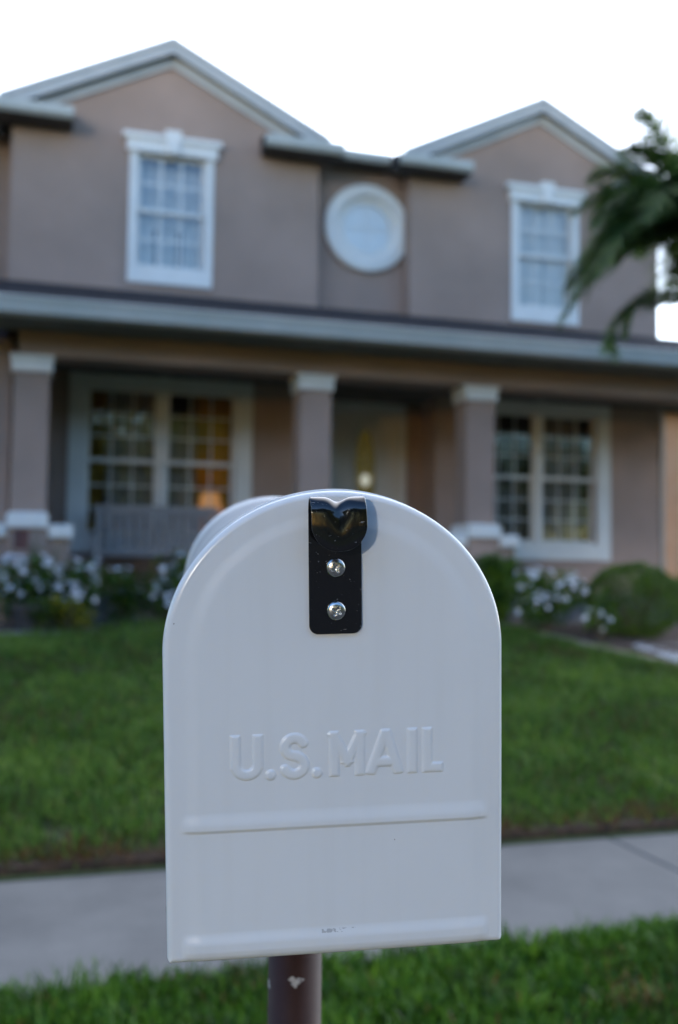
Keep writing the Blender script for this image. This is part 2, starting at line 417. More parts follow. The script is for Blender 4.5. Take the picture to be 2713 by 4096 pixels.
# grass blades
def blades(name, n, xr, yr, hfun, wd, m, label, dens=None, lean=.5, bro=None, z0=0):
    X = rng.uniform(xr[0], xr[1], n*2); Y = rng.uniform(yr[0], yr[1], n*2)
    if dens is not None:
        keep = rng.random(len(X)) < dens(X, Y); X = X[keep]; Y = Y[keep]
    X = X[:n]; Y = Y[:n]; n = len(X)
    Z = np.where(Y < 4.35, 0.0, .03+(Y-4.35)*.62/5.15) + z0
    h = hfun(X, Y)*rng.uniform(.55, 1.15, n)
    a = rng.uniform(0, 2*math.pi, n); w = wd*rng.uniform(.6, 1.3, n)
    la = rng.uniform(0, 2*math.pi, n); l = lean*rng.uniform(.1, 1.2, n)
    # tufts lean together
    l2 = .35*np.sin(X*9+Y*7); lx = l*np.cos(la)+l2*.5; ly = l*np.sin(la)-.2*lean
    wx = np.cos(a)*w/2; wy = np.sin(a)*w/2
    P = np.zeros((n, 5, 3))
    b = np.stack([X, Y, Z], 1)
    for i, (t, s) in enumerate(((0, 1), (0, -1), (.55, .85), (.55, -.85), (1, 0))):
        P[:, i, 0] = X + lx*h*t**1.8 + wx*s
        P[:, i, 1] = Y + ly*h*t**1.8 + wy*s
        P[:, i, 2] = Z + h*(t-.18*t*t*np.minimum(1, l*1.5))
    V = P.reshape(-1, 3)
    base = (np.arange(n)*5)[:, None]
    F = np.concatenate([base+np.array([[0,1,3]]), base+np.array([[0,3,2]]), base+np.array([[2,3,4]])], 0)
    v = rng.uniform(.2, 1.0, n)
    if bro is not None: v = np.where(rng.random(n) < bro(X, Y), rng.uniform(-.25, .1, n), v)
    me = raw_mesh(name, V, F, np.repeat(v, 5))
    o = obj(name, me, m, smooth=True); o.rotation_euler.z = TH
    return tag(o, label, 'grass', kind='stuff')

bed_arr = np.vectorize(bed_edge)
def tufts(name, nt_, per, xr, yr, hr, wd, m, label, sig=.02, keep=None, bro=None, ymax=3.185, tvr=(.1, .75)):
    tx = rng.uniform(*xr, nt_); ty = rng.uniform(*yr, nt_); th = rng.uniform(*hr, nt_)*(1+.45*(rng.random(nt_) > .86)); tv = rng.uniform(*tvr, nt_)
    if keep is not None:
        q = keep(tx, ty); tx, ty, th, tv = tx[q], ty[q], th[q], tv[q]; nt_ = len(tx)
    k = np.repeat(np.arange(nt_), per); n = len(k)
    X = tx[k]+rng.normal(0, sig, n); Y = np.minimum(ty[k]+rng.normal(0, sig, n), ymax)
    h = th[k]*rng.uniform(.6, 1.1, n); a = rng.uniform(0, 6.283, n); w = wd*rng.uniform(.6, 1.25, n)
    la = np.arctan2(Y-ty[k], X-tx[k])+rng.normal(0, .5, n); l = rng.uniform(.05, .75, n)
    wx, wy = np.cos(a)*w/2, np.sin(a)*w/2
    P = np.zeros((n, 7, 3))
    Z0 = np.where(Y < 4.30, 0.0, .03+(np.maximum(Y, 4.35)-4.35)*.62/5.15)
    for i, (t, q) in enumerate(((0, .5), (0, -.5), (.4, 1), (.4, -1), (.78, .8), (.78, -.8), (1, 0))):
        P[:, i, 0] = X+np.cos(la)*l*h*t**1.7+wx*q; P[:, i, 1] = Y+np.sin(la)*l*h*t**1.7+wy*q; P[:, i, 2] = Z0+h*(t-.22*t*t*l)
    b = (np.arange(n)*7)[:, None]
    F = np.concatenate([b+np.array([[0,1,3]]), b+np.array([[0,3,2]]), b+np.array([[2,3,5]]), b+np.array([[2,5,4]]), b+np.array([[4,5,6]])], 0)
    v = np.clip(tv[k]+rng.uniform(-.2, .35, n), .12, 1); v = np.where(rng.random(n) < .015, -.1, v)
    if bro is not None: v = np.where(rng.random(n) < bro(X, Y), rng.uniform(-.25, .1, n), v)
    o = obj(name, raw_mesh(name, P.reshape(-1, 3), F, np.repeat(v, 7)), m, smooth=True); o.rotation_euler.z = TH
    return tag(o, label, 'grass', kind='stuff')
tufts('lawn_grass', 26000, 8, (-2.6, 7.2), (4.38, 10.3), (.05, .085), .0085, M_grass, 'mown green lawn rising from the sidewalk to the flower beds', sig=.036, tvr=(.28, .62),
      keep=lambda X, Y: (Y < bed_arr(X)-.09) & (rng.random(len(X)) < np.where(Y < 6.5, 1, .72)), bro=lambda X, Y: np.clip((4.62-Y+.06*np.sin(X*7))/.26, 0, 1)*.85+.03, ymax=20)
tufts('verge_grass', 8600, 12, (-1.4, 3.9), (1.55, 3.165), (.045, .082), .0075, M_grass2, 'bright green tufted grass verge between mailbox and sidewalk')
blades('verge_grass', 26000, (-2.5, 3.5), (.33, 1.55), lambda X, Y: .075+0*X, .007, M_grass2,
       'green grass verge around the foot of the mailbox post', bro=lambda X, Y: .03+0*X, lean=.55)
# dry leaf in the verge
lf = MB(); lf.add([(0,0,0), (.02,.012,.006), (.045,.014,.012), (.075,0,.02), (.045,-.014,.016), (.02,-.012,.01), (.035,0,.004)],
                  [(0,1,6), (1,2,6), (2,3,6), (3,4,6), (4,5,6), (5,0,6)])
dl = lf.build('dry_leaf', noisy('dry_leaf', (.36,.19,.08), (.48,.28,.13), 40, .8), smooth=True)
dl.location = hw(1.60, 2.24, .078); dl.rotation_euler = (.3, .35, TH-.6); tag(dl, 'curled tan dry leaf lying in the grass verge', 'leaf')

# ------------------------------------------------------------------ house
house = empty('house', HOUSE)
tag(house, 'two storey taupe stucco house with two gables, white windows and a columned porch', 'house')
hp = lambda mb, name, m, **k: mb.build(name, m, house, **k)

def wall_holes(mb, x0, x1, z0, z1, holes, yf, depth=.2, top=None):
    """front sheet with rectangular holes, returns, plus optional gable polygon on top"""
    xs = sorted({x0, x1, *[h[0] for h in holes], *[h[1] for h in holes]})
    zs = sorted({z0, z1, *[h[2] for h in holes], *[h[3] for h in holes]})
    for i in range(len(xs)-1):
        for j in range(len(zs)-1):
            cx, cz = (xs[i]+xs[i+1])/2, (zs[j]+zs[j+1])/2
            if any(h[0] < cx < h[1] and h[2] < cz < h[3] for h in holes): continue
            mb.add([(xs[i], yf, zs[j]), (xs[i+1], yf, zs[j]), (xs[i+1], yf, zs[j+1]), (xs[i], yf, zs[j+1])], [(0,1,2,3)])
    for a, b, c, d in holes:
        y2 = yf+depth
        mb.add([(a,yf,c), (b,yf,c), (b,yf,d), (a,yf,d), (a,y2,c), (b,y2,c), (b,y2,d), (a,y2,d)], [(0,4,5,1), (1,5,6,2), (2,6,7,3), (3,7,4,0)])
W = 12.2
E1, PK = 6.55, 7.40          # eave and inner peak heights on the wall face
# --- upper left bay
w = MB()
UL = (.98, 1.82, 4.95, 6.36); UR = (6.10, 6.93, 4.90, 6.35)
wall_holes(w, -.49, 3.28, 3.664, E1, [UL], W)
w.add([(-.49,W,E1), (3.28,W,E1), (1.37,W,7.60)], [(0,1,2)])
w.box(-.49, -.47, W+.004, W+.5, 3.6, E1); w.box(3.26, 3.28, W+.004, W+.5, 3.6, E1)
wall_holes(w, 4.54, 8.31, 3.664, E1, [UR], W)
w.add([(4.54,W,E1), (8.31,W,E1), (6.42,W,7.60)], [(0,1,2)])
w.box(4.54, 4.56, W+.004, W+.5, 3.6, E1); w.box(8.27, 8.31, W+.004, 20, .6, E1)
# recess wall with the round window, and the set-back wall on the far left
w.box(3.270, 4.552, W+.32, W+.7, 3.62, 6.66)
w.box(-5, -.495, W+.5, W+.7, 3.6, E1)
# --- ground floor wall with window and door openings
LL = (.455, 2.255, 1.675, 3.445); RR = (5.545, 7.305, 1.675, 3.445); DR = (3.40, 4.92, .9, 3.585)
wall_holes(w, -.34, 8.31, .6, 3.66, [LL, RR, DR], W, .22)
w.box(3.38, 3.40, W+.22, W+.6, .9, 3.59); w.box(4.92, 4.94, W+.22, W+.6, .9, 3.59)
w.box(3.2, 3.62, W+.6, W+.8, .9, 3.6); w.box(4.72, 5.1, W+.6, W+.8, .9, 3.6); w.box(3.62, 4.72, W+.6, W+.8, 3.56, 3.7)
# projecting wing on the far left
w.box(-5, -.36, 10.72, 12.9, .5, 3.60)
w.box(-5, 8.26, 19.7, 19.9, .6, 6.4); w.box(-5.2, -5.004, 10.72, 19.9, .6, 6.4)
hp(w, 'wall', M_stucco)

# --- gable roofs, rake boards, frieze boards
def gable(xc, half, zpk, zev, y0, y1):
    rf = MB()
    for s in (-1, 1):
        xe = xc+s*half
        p = [(xc, zpk), (xe, zev), (xe, zev-.10), (xc, zpk-.10)]
        if s > 0: p = p[::-1]
        rf.prism(p, y0+.03, y1)
    r_ = hp(rf, 'roof', M_shingle)
    rk = MB()
    for s in (-1, 1):
        xe = xc+s*half
        rk.prism([(xc, zpk+.025), (xe, zev+.025), (xe, zev-.155), (xc, zpk-.155)][::-s], y0, y0+.028)
        rk.prism([(xc, zpk+.04), (xe, zev+.04), (xe, zev-.03), (xc, zpk-.03)][::-s], y0-.02, y0-.001)
    o = rk.build('rake_board', M_fascia, r_)
    fz = MB()
    for s in (-1, 1):
        xe = xc+s*(half-.45); ze = zpk-.135-(half-.45)*(zpk-zev)/half
        fz.prism([(xc, zpk-.135), (xe, ze), (xe, ze-.14), (xc, zpk-.275)][::-s], W-.035, W-.003)
    fz.build('frieze_board', M_fascia, r_)
    sf = MB()
    for s in (-1, 1):
        xe = xc+s*half
        sf.prism([(xc, zpk-.105), (xe, zev-.105), (xe, zev-.13), (xc, zpk-.13)][::-s], y0+.03, W-.003)
    sf.build('soffit', M_soffit, r_)
gable(1.37, 2.02, 7.76, 6.76, W-.15, 20)
gable(6.42, 2.02, 7.76, 6.76, W-.15, 20)
mr = MB(); mr.add([(-6,W-.32,6.67), (-.6,W-.32,6.67), (-.6,18,8.2), (-6,18,8.2)], [(0,1,2,3)])
mr.add([(3.2,W+.05,6.76), (4.6,W+.05,6.76), (4.6,18,8.0), (3.2,18,8.0)], [(0,1,2,3)])
hp(mr, 'roof', M_shingle)

def eave(x0, x1, y0, z0=6.505, z1=6.65, yb=None):
    yb = yb or W-.003
    e = MB()
    e.prism_x([(y0, z0+.01), (y0-.035, z0+.05), (y0-.04, z1), (y0+.02, z1), (y0+.02, z0+.01)], x0, x1)
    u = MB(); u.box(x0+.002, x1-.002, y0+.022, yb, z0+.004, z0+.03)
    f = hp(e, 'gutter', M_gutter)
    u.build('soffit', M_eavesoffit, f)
    s = MB(); s.prism_x([(y0+.03, z0+.035), (yb, z0+.035), (yb, z1+.10), (y0+.03, z1+.01)], x0+.01, x1-.01)
    s.build('return_roof', M_shingle, f)
    return f
eave(-5, .20, W-.35)
eave(2.50, 3.52, W-.35)
eave(3.525, 4.26, W-.0, 6.62, 6.75, W+.317)
eave(4.265, 5.28, W-.35)
eave(7.38, 8.85, W-.35)

# --- windows
def window(rect, depthY, hang, cols, rows, glass, units=1, header=True, curtain=None, casing=.095, castm=None, sill=.21):
    a, b, c, d = rect; y = depthY
    castm = castm or M_trim
    fr = MB()
    fr.box(a-casing, a, y-.035, y+.05, c-sill, d); fr.box(b, b+casing, y-.035, y+.05, c-sill, d)
    fr.box(a, b, y-.035, y+.05, c-sill, c)
    if header:
        fr.box(a-casing-.04, b+casing+.04, y-.07, y+.05, d, d+.17)
        fr.box(a-casing-.09, b+casing+.09, y-.10, y+.05, d+.155, d+.22)
        xm = (a+b)/2; fr.prism([(xm-.065, d-.01), (xm+.065, d-.01), (xm+.1, d+.28), (xm-.1, d+.28)], y-.12, y+.04)
    else:
        fr.box(a-casing, b+casing, y-.035, y+.05, d, d+.145)
        xm = (a+b)/2; fr.box(xm-.06, xm+.06, y-.06, y-.037, d-.01, d+.155)
    win = hp(fr, 'window', castm, bevel=.004)
    sw_ = (b-a)/units
    for u_ in range(units):
        x0 = a+u_*sw_; x1 = x0+sw_; zm = (c+d)/2 + .02
        sa = MB(); t = .045
        if units > 1:
            if u_ == 0: x1 -= .045
            else: x0 += .045
        for (z0, z1, yy) in ((c, zm, y+.065), (zm-.04, d, y+.029)):
            sa.box(x0, x0+t, yy, yy+.035, z0, z1); sa.box(x1-t, x1, yy, yy+.035, z0, z1)
            sa.box(x0+t, x1-t, yy, yy+.035, z0, z0+t); sa.box(x0+t, x1-t, yy, yy+.035, z1-t, z1)
        sa.build('sash', castm, win)
        mu = MB()
        for (z0, z1, yy) in ((c+t, zm-t, y+.077), (zm-.04+t, d-t, y+.041)):
            for i in range(1, cols):
                mw_ = .008 if units > 1 else .012; xx = x0+t+(x1-x0-2*t)*i/cols; mu.box(xx-mw_, xx+mw_, yy, yy+.012, z0, z1)
            for i in range(1, rows):
                zz = z0+(z1-z0)*i/rows; mu.box(x0+t, x1-t, yy-.001, yy+.011, zz-mw_, zz+mw_)
        mu.build('muntin', castm, win)
        pn = MB()
        for (za, zb, yq) in ((c+t*.5, zm-t*.5, y+.083), (zm-.02, d-t*.5, y+.047)):
            pn.add([(x0+t*.5,yq,za), (x1-t*.5,yq,za), (x1-t*.5,yq,zb), (x0+t*.5,yq,zb)], [(0,1,2,3)])
        pn.build('pane', glass, win)
    if units > 1:
        mm = MB(); xm = (a+b)/2; mm.box(xm-.044, xm+.044, y-.01, y+.14, c, d); mm.build('mullion', castm, win)
    for (x0, x1, z0, z1, m, yy, wv) in (curtain or []):
        V = []; n = int((x1-x0)/.012); F = []
        for i in range(n+1):
            xx = x0+(x1-x0)*i/n
            for zz in (z0, z1): V.append((xx, y+yy+.025*math.sin(i*wv)*(1.0 if zz == z1 else 1.15), zz))
        for i in range(n): F.append((2*i, 2*i+2, 2*i+3, 2*i+1))
        me = bpy.data.meshes.new('curtain'); me.from_pydata(V, [], F); obj('curtain', me, m, win, smooth=True)
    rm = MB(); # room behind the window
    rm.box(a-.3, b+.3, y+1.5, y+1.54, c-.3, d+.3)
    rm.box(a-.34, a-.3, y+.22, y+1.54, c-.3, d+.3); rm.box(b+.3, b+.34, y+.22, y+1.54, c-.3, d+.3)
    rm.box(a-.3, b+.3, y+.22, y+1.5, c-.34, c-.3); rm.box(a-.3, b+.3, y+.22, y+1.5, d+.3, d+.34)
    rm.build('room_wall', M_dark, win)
    return win
window(UL, W, 0, 3, 2, M_glassup, curtain=[(.95, 1.22, 4.85, 6.4, M_sheer, .22, .9), (1.22, 1.62, 5.5, 6.4, M_sheer, .24, .7), (1.58, 1.86, 4.85, 6.4, M_sheer, .22, .9), (1.25, 1.5, 4.85, 5.5, M_sheer, .26, .8)])
window(UR, W, 0, 3, 2, M_glassup, curtain=[(6.06, 6.97, 4.85, 6.4, M_trim, .125, .55)])
wl = window(LL, W, 0, 3, 3, M_glass, units=2, header=False, casing=.205, sill=.225, castm=M_porchtrim,
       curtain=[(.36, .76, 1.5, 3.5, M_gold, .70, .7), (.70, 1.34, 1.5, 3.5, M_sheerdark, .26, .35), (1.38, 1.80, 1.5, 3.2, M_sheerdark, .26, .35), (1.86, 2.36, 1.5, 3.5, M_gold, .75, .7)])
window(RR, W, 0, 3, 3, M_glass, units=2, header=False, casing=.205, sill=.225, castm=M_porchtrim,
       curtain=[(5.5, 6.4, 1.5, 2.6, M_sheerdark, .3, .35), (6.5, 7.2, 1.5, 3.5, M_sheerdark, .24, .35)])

# round window
rw = MB(); MR = Matrix.Translation((4.035, W+.32, 5.84)) @ Matrix.Rotation(R(90), 4, 'X')
rw.lathe([(.59,-.01), (.595,.05), (.58,.075), (.45,.085), (.43,.075), (.41,.012), (.36,.008), (.35,.03), (.335,.03), (.33,.006)], 64, MR)
rwin = hp(rw, 'round_window', M_trim, smooth=False)
pn = MB(); pn.lathe([(.0001,.004), (.345,.004)], 64, MR); pn.build('pane', M_glass, rwin)
bk = MB(); bk.lathe([(.0001,.0015), (.345,.0015)], 64, MR); bk.build('blind', M_trim, rwin)
mu = MB(); mu.box(4.029, 4.041, W+.307, W+.3135, 5.51, 6.17); mu.box(3.70, 4.029, W+.3075, W+.3135, 5.834, 5.846); mu.box(4.041, 4.37, W+.3075, W+.3135, 5.834, 5.846)
mu.build('muntin', M_trim, rwin)

# --- front door
dr = MB()
dr.box(3.71, 4.65, W+.66, W+.70, .95, 3.42)
door = hp(dr, 'door', M_door, bevel=.003)
df = MB(); df.box(3.62, 3.70, W+.60, W+.76, .95, 3.56); df.box(4.66, 4.74, W+.60, W+.76, .95, 3.56); df.box(3.70, 4.66, W+.60, W+.76, 3.43, 3.56)
df.build('door_frame', M_porchtrim, door)
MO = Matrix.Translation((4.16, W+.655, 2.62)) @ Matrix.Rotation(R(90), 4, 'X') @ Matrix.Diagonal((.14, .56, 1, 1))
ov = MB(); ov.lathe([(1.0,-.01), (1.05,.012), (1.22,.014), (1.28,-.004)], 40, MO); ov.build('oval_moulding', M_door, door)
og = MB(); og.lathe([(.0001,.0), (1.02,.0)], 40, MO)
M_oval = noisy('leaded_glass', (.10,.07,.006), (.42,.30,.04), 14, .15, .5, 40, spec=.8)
def lit(m, c, e):
    b = m.node_tree.nodes['Principled BSDF']; b.inputs['Emission Color'].default_value = (*c, 1); b.inputs['Emission Strength'].default_value = e; return m
og.build('oval_glass', lit(M_oval, (1,.72,.1), .006), door)     # glow put into the glass itself, standing for the lit hall behind
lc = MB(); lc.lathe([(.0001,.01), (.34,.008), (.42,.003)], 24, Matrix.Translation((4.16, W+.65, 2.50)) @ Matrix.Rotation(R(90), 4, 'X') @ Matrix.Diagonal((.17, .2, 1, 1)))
lc.build('glow_spot', lit(noisy('pale_glow', (.86,.87,.80), (.9,.9,.86), 10, .2), (1,.97,.75), .07), door); lc = MB()  # bright spot in the oval, painted as a glowing pale disc
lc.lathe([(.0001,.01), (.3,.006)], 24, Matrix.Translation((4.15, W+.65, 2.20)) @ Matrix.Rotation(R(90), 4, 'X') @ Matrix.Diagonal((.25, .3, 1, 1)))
lc.build('glow_spot', lit(noisy('amber_glow', (.55,.42,.2), (.65,.5,.28), 10, .2), (1,.6,.2), .03), door)  # orange glow low in the oval, painted as an emissive disc
hd = MB(); hd.lathe([(.0001,.075), (.024,.07), (.03,.05), (.02,.03), (.012,.02), (.012,0), (.03,-.001)], 20, Matrix.Translation((3.80, W+.66, 2.0)) @ Matrix.Rotation(R(90), 4, 'X'))
hd.build('handle', M_brass, door, smooth=True)

# --- porch roof, gutter, beam, ceiling, floor
pr = MB(); pr.prism_x([(9.93,3.79), (9.95,3.845), (W-.003,4.635), (W-.003,4.55)], -5, 9.2)
proof = hp(pr, 'porch_roof', M_shingle)
gt = MB(); gt.prism_x([(9.93,3.665), (9.84,3.685), (9.825,3.74), (9.815,3.78), (9.80,3.81), (9.79,3.83), (9.80,3.84), (9.94,3.84), (9.94,3.665)], -5, 9.2)
gt.build('gutter', M_gutter, proof)
so = MB(); so.box(-5, 9.2, 9.945, 10.62, 3.675, 3.70); so.build('soffit', M_soffit, proof)
be = MB(); be.box(-.29, 9.2, 10.5, 10.88, 3.42, 3.672); hp(be, 'porch_beam', M_stucco, bevel=.006)
ce = MB(); ce.box(-.34, 9.2, 10.87, W-.002, 3.60, 3.64); ce.box(3.42, 4.9, W+.002, W+.6, 3.55, 3.58); hp(ce, 'porch_ceiling', M_ceiling)
fl = MB(); fl.box(-.34, 8.3, 10.3, W+.9, .6, .98); hp(fl, 'porch_floor', M_floor)

# --- columns on capped pedestals with stub walls
for i, xc in enumerate((-.155, 2.83, 4.80)):
    c_ = MB(); c_.box(xc-.175, xc+.175, 10.52, 10.86, 1.82, 3.25)
    co = hp(c_, 'column', M_stucco, bevel=.006)
    k_ = MB(); k_.box(xc-.2, xc+.2, 10.49, 10.89, 3.25, 3.37); k_.box(xc-.215, xc+.215, 10.475, 10.905, 3.37, 3.419)
    k_.build('capital', M_trim, co, bevel=.008)
    p_ = MB(); p_.box(xc-.19, xc+.19, 10.42, 10.92, .6, 1.66)
    p_.box(xc-.41, xc-.19, 10.47, 10.87, .6, 1.56); p_.box(xc+.19, xc+.41, 10.47, 10.87, .6, 1.56)
    p_.build('pedestal', M_stucco, co, bevel=.006)
    q_ = MB(); q_.box(xc-.2, xc+.2, 10.38, 10.95, 1.66, 1.80); q_.box(xc-.18, xc+.18, 10.42, 10.92, 1.80, 1.82)
    q_.build('pedestal_cap', M_trim, co, bevel=.015)
    for s in (-1, 1):
        e_ = MB(); e_.box(*sorted((xc+s*.202, xc+s*.44)), 10.41, 10.92, 1.56, 1.70); e_.build('stub_wall_cap', M_trim, co, bevel=.02)
# white downspout at the right corner
ds = MB(); ds.box(8.32, 8.365, W-.02, W+.05, .66, 3.6); hp(ds, 'downspout', M_tan, bevel=.008)

# ------------------------------------------------------------------ lamp inside left window
lr = Matrix.Translation(hw(2.02, W+.42, 1.98)) 
lamp = empty('table_lamp', lr); tag(lamp, 'lit table lamp with an orange shade inside the lower left window', 'lamp')
lb = MB(); lb.lathe([(.0001,-.30), (.08,-.30), (.085,-.28), (.03,-.25), (.05,-.15), (.06,-.08), (.02,-.01), (.012,.06)], 24); lb.build('lamp_base', M_brass, lamp, smooth=True)
ls = MB(); ls.lathe([(.17,.02), (.11,.26)], 32)
m, nt, b = mat('lit_shade'); b.inputs['Base Color'].default_value = (.8,.5,.25,1); b.inputs['Emission Color'].default_value = (1,.42,.13,1); b.inputs['Emission Strength'].default_value = .055
ls.build('lamp_shade', m, lamp, smooth=True)
tb = empty('side_table', Matrix.Translation(hw(2.02, W+.42, 1.34)))
tag(tb, 'small dark side table under the lit lamp inside the lower left window', 'table')
t1 = MB(); t1.lathe([(.0001,.34), (.25,.34), (.25,.315), (.0001,.315)], 32); t1.build('tabletop', M_bark, tb)
t2 = MB(); t2.lathe([(.0001,-.36), (.14,-.36), (.13,-.34), (.03,.04), (.03,.315)], 20); t2.build('leg', M_bark, tb)
pl = bpy.data.lights.new('lamp_bulb', 'POINT'); pl.energy = .38; pl.color = (1,.55,.2); pl.shadow_soft_size = .05
po = bpy.data.objects.new('lamp_bulb', pl); link(po, lamp); po.location = (0, 0, .14)

# ------------------------------------------------------------------ porch bench
bn = empty('porch_bench', HOUSE @ Matrix.Translation((0, 0, 0)))
bn.matrix_world = Matrix.Translation(hw(1.28, 11.45, .98)) @ Matrix.Rotation(TH, 4, 'Z')
tag(bn, 'grey wooden slatted bench with high back on the porch below the lower left window', 'bench')
s_ = MB()
for i in range(6): s_.box(-.70, .70, -.28+i*.095, -.28+i*.095+.08, .42, .445)
s_.build('seat', M_bench, bn, bevel=.004)
s_ = MB(); MX = Matrix.Translation((0, .30, .44)) @ Matrix.Rotation(R(-12), 4, 'X')
s_.box(-.72, .72, 0, .035, .50, .60, MX); s_.box(-.72, .72, 0, .035, .02, .09, MX)
for i in range(13): s_.box(-.70+i*.113-.005, -.70+i*.113+.083, .005, .03, .09, .50, MX)
s_.build('backrest', M_bench, bn, bevel=.004)
for s in (-1, 1):
    a_ = MB(); a_.box(s*.72-.045, s*.72+.045, -.36, .32, .66, .69); a_.build('armrest', M_bench, bn, bevel=.006)
    for yy in (-.30, .30):
        l_ = MB(); l_.box(s*.72-.03, s*.72+.03, yy-.03, yy+.03, 0, .655 if yy < 0 else .5); l_.build('leg', M_bench, bn, bevel=.004)

# ------------------------------------------------------------------ plants
def leaf_cloud(n, fun, sz, asp=.45, droop=.3, up=.5):
    """n little leaves (two triangles pairs) centred by fun(n) -> (n,3)"""
    P = fun(n); n = len(P)
    d = rng.normal(size=(n, 3)); d[:, 2] = d[:, 2]*.6+up; d /= np.linalg.norm(d, axis=1)[:, None]
    r_ = rng.normal(size=(n, 3)); s = np.cross(d, r_); s /= np.linalg.norm(s, axis=1)[:, None]
    L = sz*rng.uniform(.6, 1.3, n)[:, None]
    nrm = np.cross(s, d)
    a = P; b = P+d*L*.5+s*L*asp*.5+nrm*L*.06; c = P+d*L-nrm*L*droop*.3; e = P+d*L*.5-s*L*asp*.5+nrm*L*.06
    V = np.stack([a, b, c, e], 1).reshape(-1, 3); k = (np.arange(n)*4)[:, None]
    F = np.concatenate([k+np.array([[0,1,2]]), k+np.array([[0,2,3]])], 0)
    v = np.repeat(rng.random(n), 4)
    return V, F, v
def lumpy(rx, ry, rz, z0, lumps, shell=.5):
    C_ = np.array([(random.uniform(-1,1), random.uniform(-1,1), random.uniform(-.9,1)) for _ in range(lumps)])
    C_ = np.array([c/max(1, np.linalg.norm(c)) for c in C_])*.62
    def f(n):
        k = rng.integers(0, lumps, n); d = rng.normal(size=(n, 3)); d /= np.linalg.norm(d, axis=1)[:, None]
        rr = (shell+(1-shell)*rng.random(n)**.5)[:, None]*.48
        P = (C_[k]+d*rr)*np.array([rx, ry, rz]); P[:, 2] += z0
        return P
    return f, C_
def flower_mesh(r_=.029):
    V = []; F = []
    for k in range(5):
        a = 2*math.pi*k/5; i = len(V)
        for rr, da in ((.1,0), (.75,-.5), (1.0,-.2), (1.0,.2), (.75,.5)):
            V.append((r_*rr*math.cos(a+da), r_*rr*math.sin(a+da), .004+.25*r_*rr*rr*(1 if abs(da) > .3 else .8)))
        F.append((i, i+1, i+2, i+3, i+4))
    me = bpy.data.meshes.new('flower'); me.from_pydata(V, [], F); me.materials.append(M_petal); return me
FM = flower_mesh()
def bush(name, X, Y, rx, ry, rz, n, m, label, cat, flowers=0, lumps=14, leaf=.05, group=None, fzmin=-.2, fm=None):
    z = zg(Y)+.03
    rt = empty(name, Matrix.Translation(hw(X, Y, z)) @ Matrix.Rotation(TH, 4, 'Z')); tag(rt, label, cat, group)
    f, C_ = lumpy(rx, ry, rz, rz*1.0, lumps)
    Vv, Ff, vv = leaf_cloud(n, f, leaf)
    Vv[:, 2] = np.maximum(Vv[:, 2], .005)
    obj('foliage', raw_mesh('foliage', Vv, Ff, vv), m, rt)
    st = MB()
    for i in range(6):
        a = random.uniform(0, 6.28); q = random.uniform(.3, .6)
        st.tube([(0.02*math.cos(a), .02*math.sin(a), -.03), (rx*q*.5*math.cos(a), ry*q*.5*math.sin(a), rz*.7), (rx*q*math.cos(a), ry*q*math.sin(a), rz*1.4)], [.012,.008,.004], 6)
    st.build('stem', M_bark, rt)
    for i in range(flowers):
        c = C_[random.randrange(lumps)]
        a = random.gauss(-math.pi/2, 1.1); e = random.uniform(fzmin, 1.3)
        d = Vector((math.cos(a)*math.cos(e), math.sin(a)*math.cos(e), math.sin(e)))
        p = Vector(((c[0]+d.x*.5)*rx, (c[1]+d.y*.5)*ry, (c[2]+d.z*.5)*rz+rz))
        o = bpy.data.objects.new('flower', fm or FM); link(o, rt)
        o.location = p; o.rotation_mode = 'QUATERNION'
        d2 = (d+Vector((random.gauss(0,.3), -.3, .5))).normalized()
        o.rotation_quaternion = d2.to_track_quat('Z', 'Y'); o.scale = [random.uniform(.8, 1.25)]*3
    return rt
g1 = 'white flowering plants in the beds'
bush('flowering_plant', -.20, 9.95, .40, .26, .37, 2000, M_leaf, 'white flowering plant in front of the leftmost porch column', 'flowering plant', 80, group=g1, fzmin=0)
bush('flowering_plant', .30, 9.95, .38, .25, .34, 2000, M_leaf, 'white flowering plant just right of the leftmost column, above yellow foliage', 'flowering plant', 60, group=g1, fzmin=0)
bush('flowering_plant', 1.24, 10.1, .34, .22, .41, 1700, M_leaf, 'tall white flowering plant right behind the left edge of the mailbox', 'flowering plant', 46, group=g1, fzmin=0)
bush('flowering_plant', .82, 10.25, .28, .2, .30, 1100, M_leaf, 'low flowering plant in front of the bench, between two taller ones', 'flowering plant', 14, group=g1)
bush('flowering_plant', 5.05, 9.40, .50, .28, .33, 2600, M_leaf, 'white flowering plant to the left of the round clipped shrub', 'flowering plant', 88, group=g1, fzmin=-.1)
bush('flowering_plant', 5.36, 8.85, .20, .15, .24, 800, M_leaf, 'small flowering plant with few white blooms in front of the round shrub', 'flowering plant', 12, group=g1)
bush('yellow_plant', .27, 9.66, .22, .13, .18, 700, M_leafy, 'low yellow-green plant under the white flowers at left', 'plant')
bush('yellow_plant', -.02, 9.66, .12, .1, .16, 350, leafmat('lime_leaf', [(0,(.03,.07,.01)), (.5,(.07,.13,.015)), (1,(.14,.2,.02))], 4), 'lime green plant low in the bed at far left', 'plant')
bush('leafy_plant', 4.78, 10.12, .36, .2, .40, 1900, M_leaf, 'tall dark leafy plant in front of the right column pedestal', 'plant', leaf=.08)
bush('leafy_plant', 5.5, 10.6, .4, .2, .28, 1000, M_leaf, 'dark green low plant below the lower right window', 'plant', leaf=.06)
bush('leafy_plant', 7.5, 10.7, .6, .3, .33, 2200, M_leaf, 'loose green shrub at the right corner of the house', 'shrub', leaf=.08)
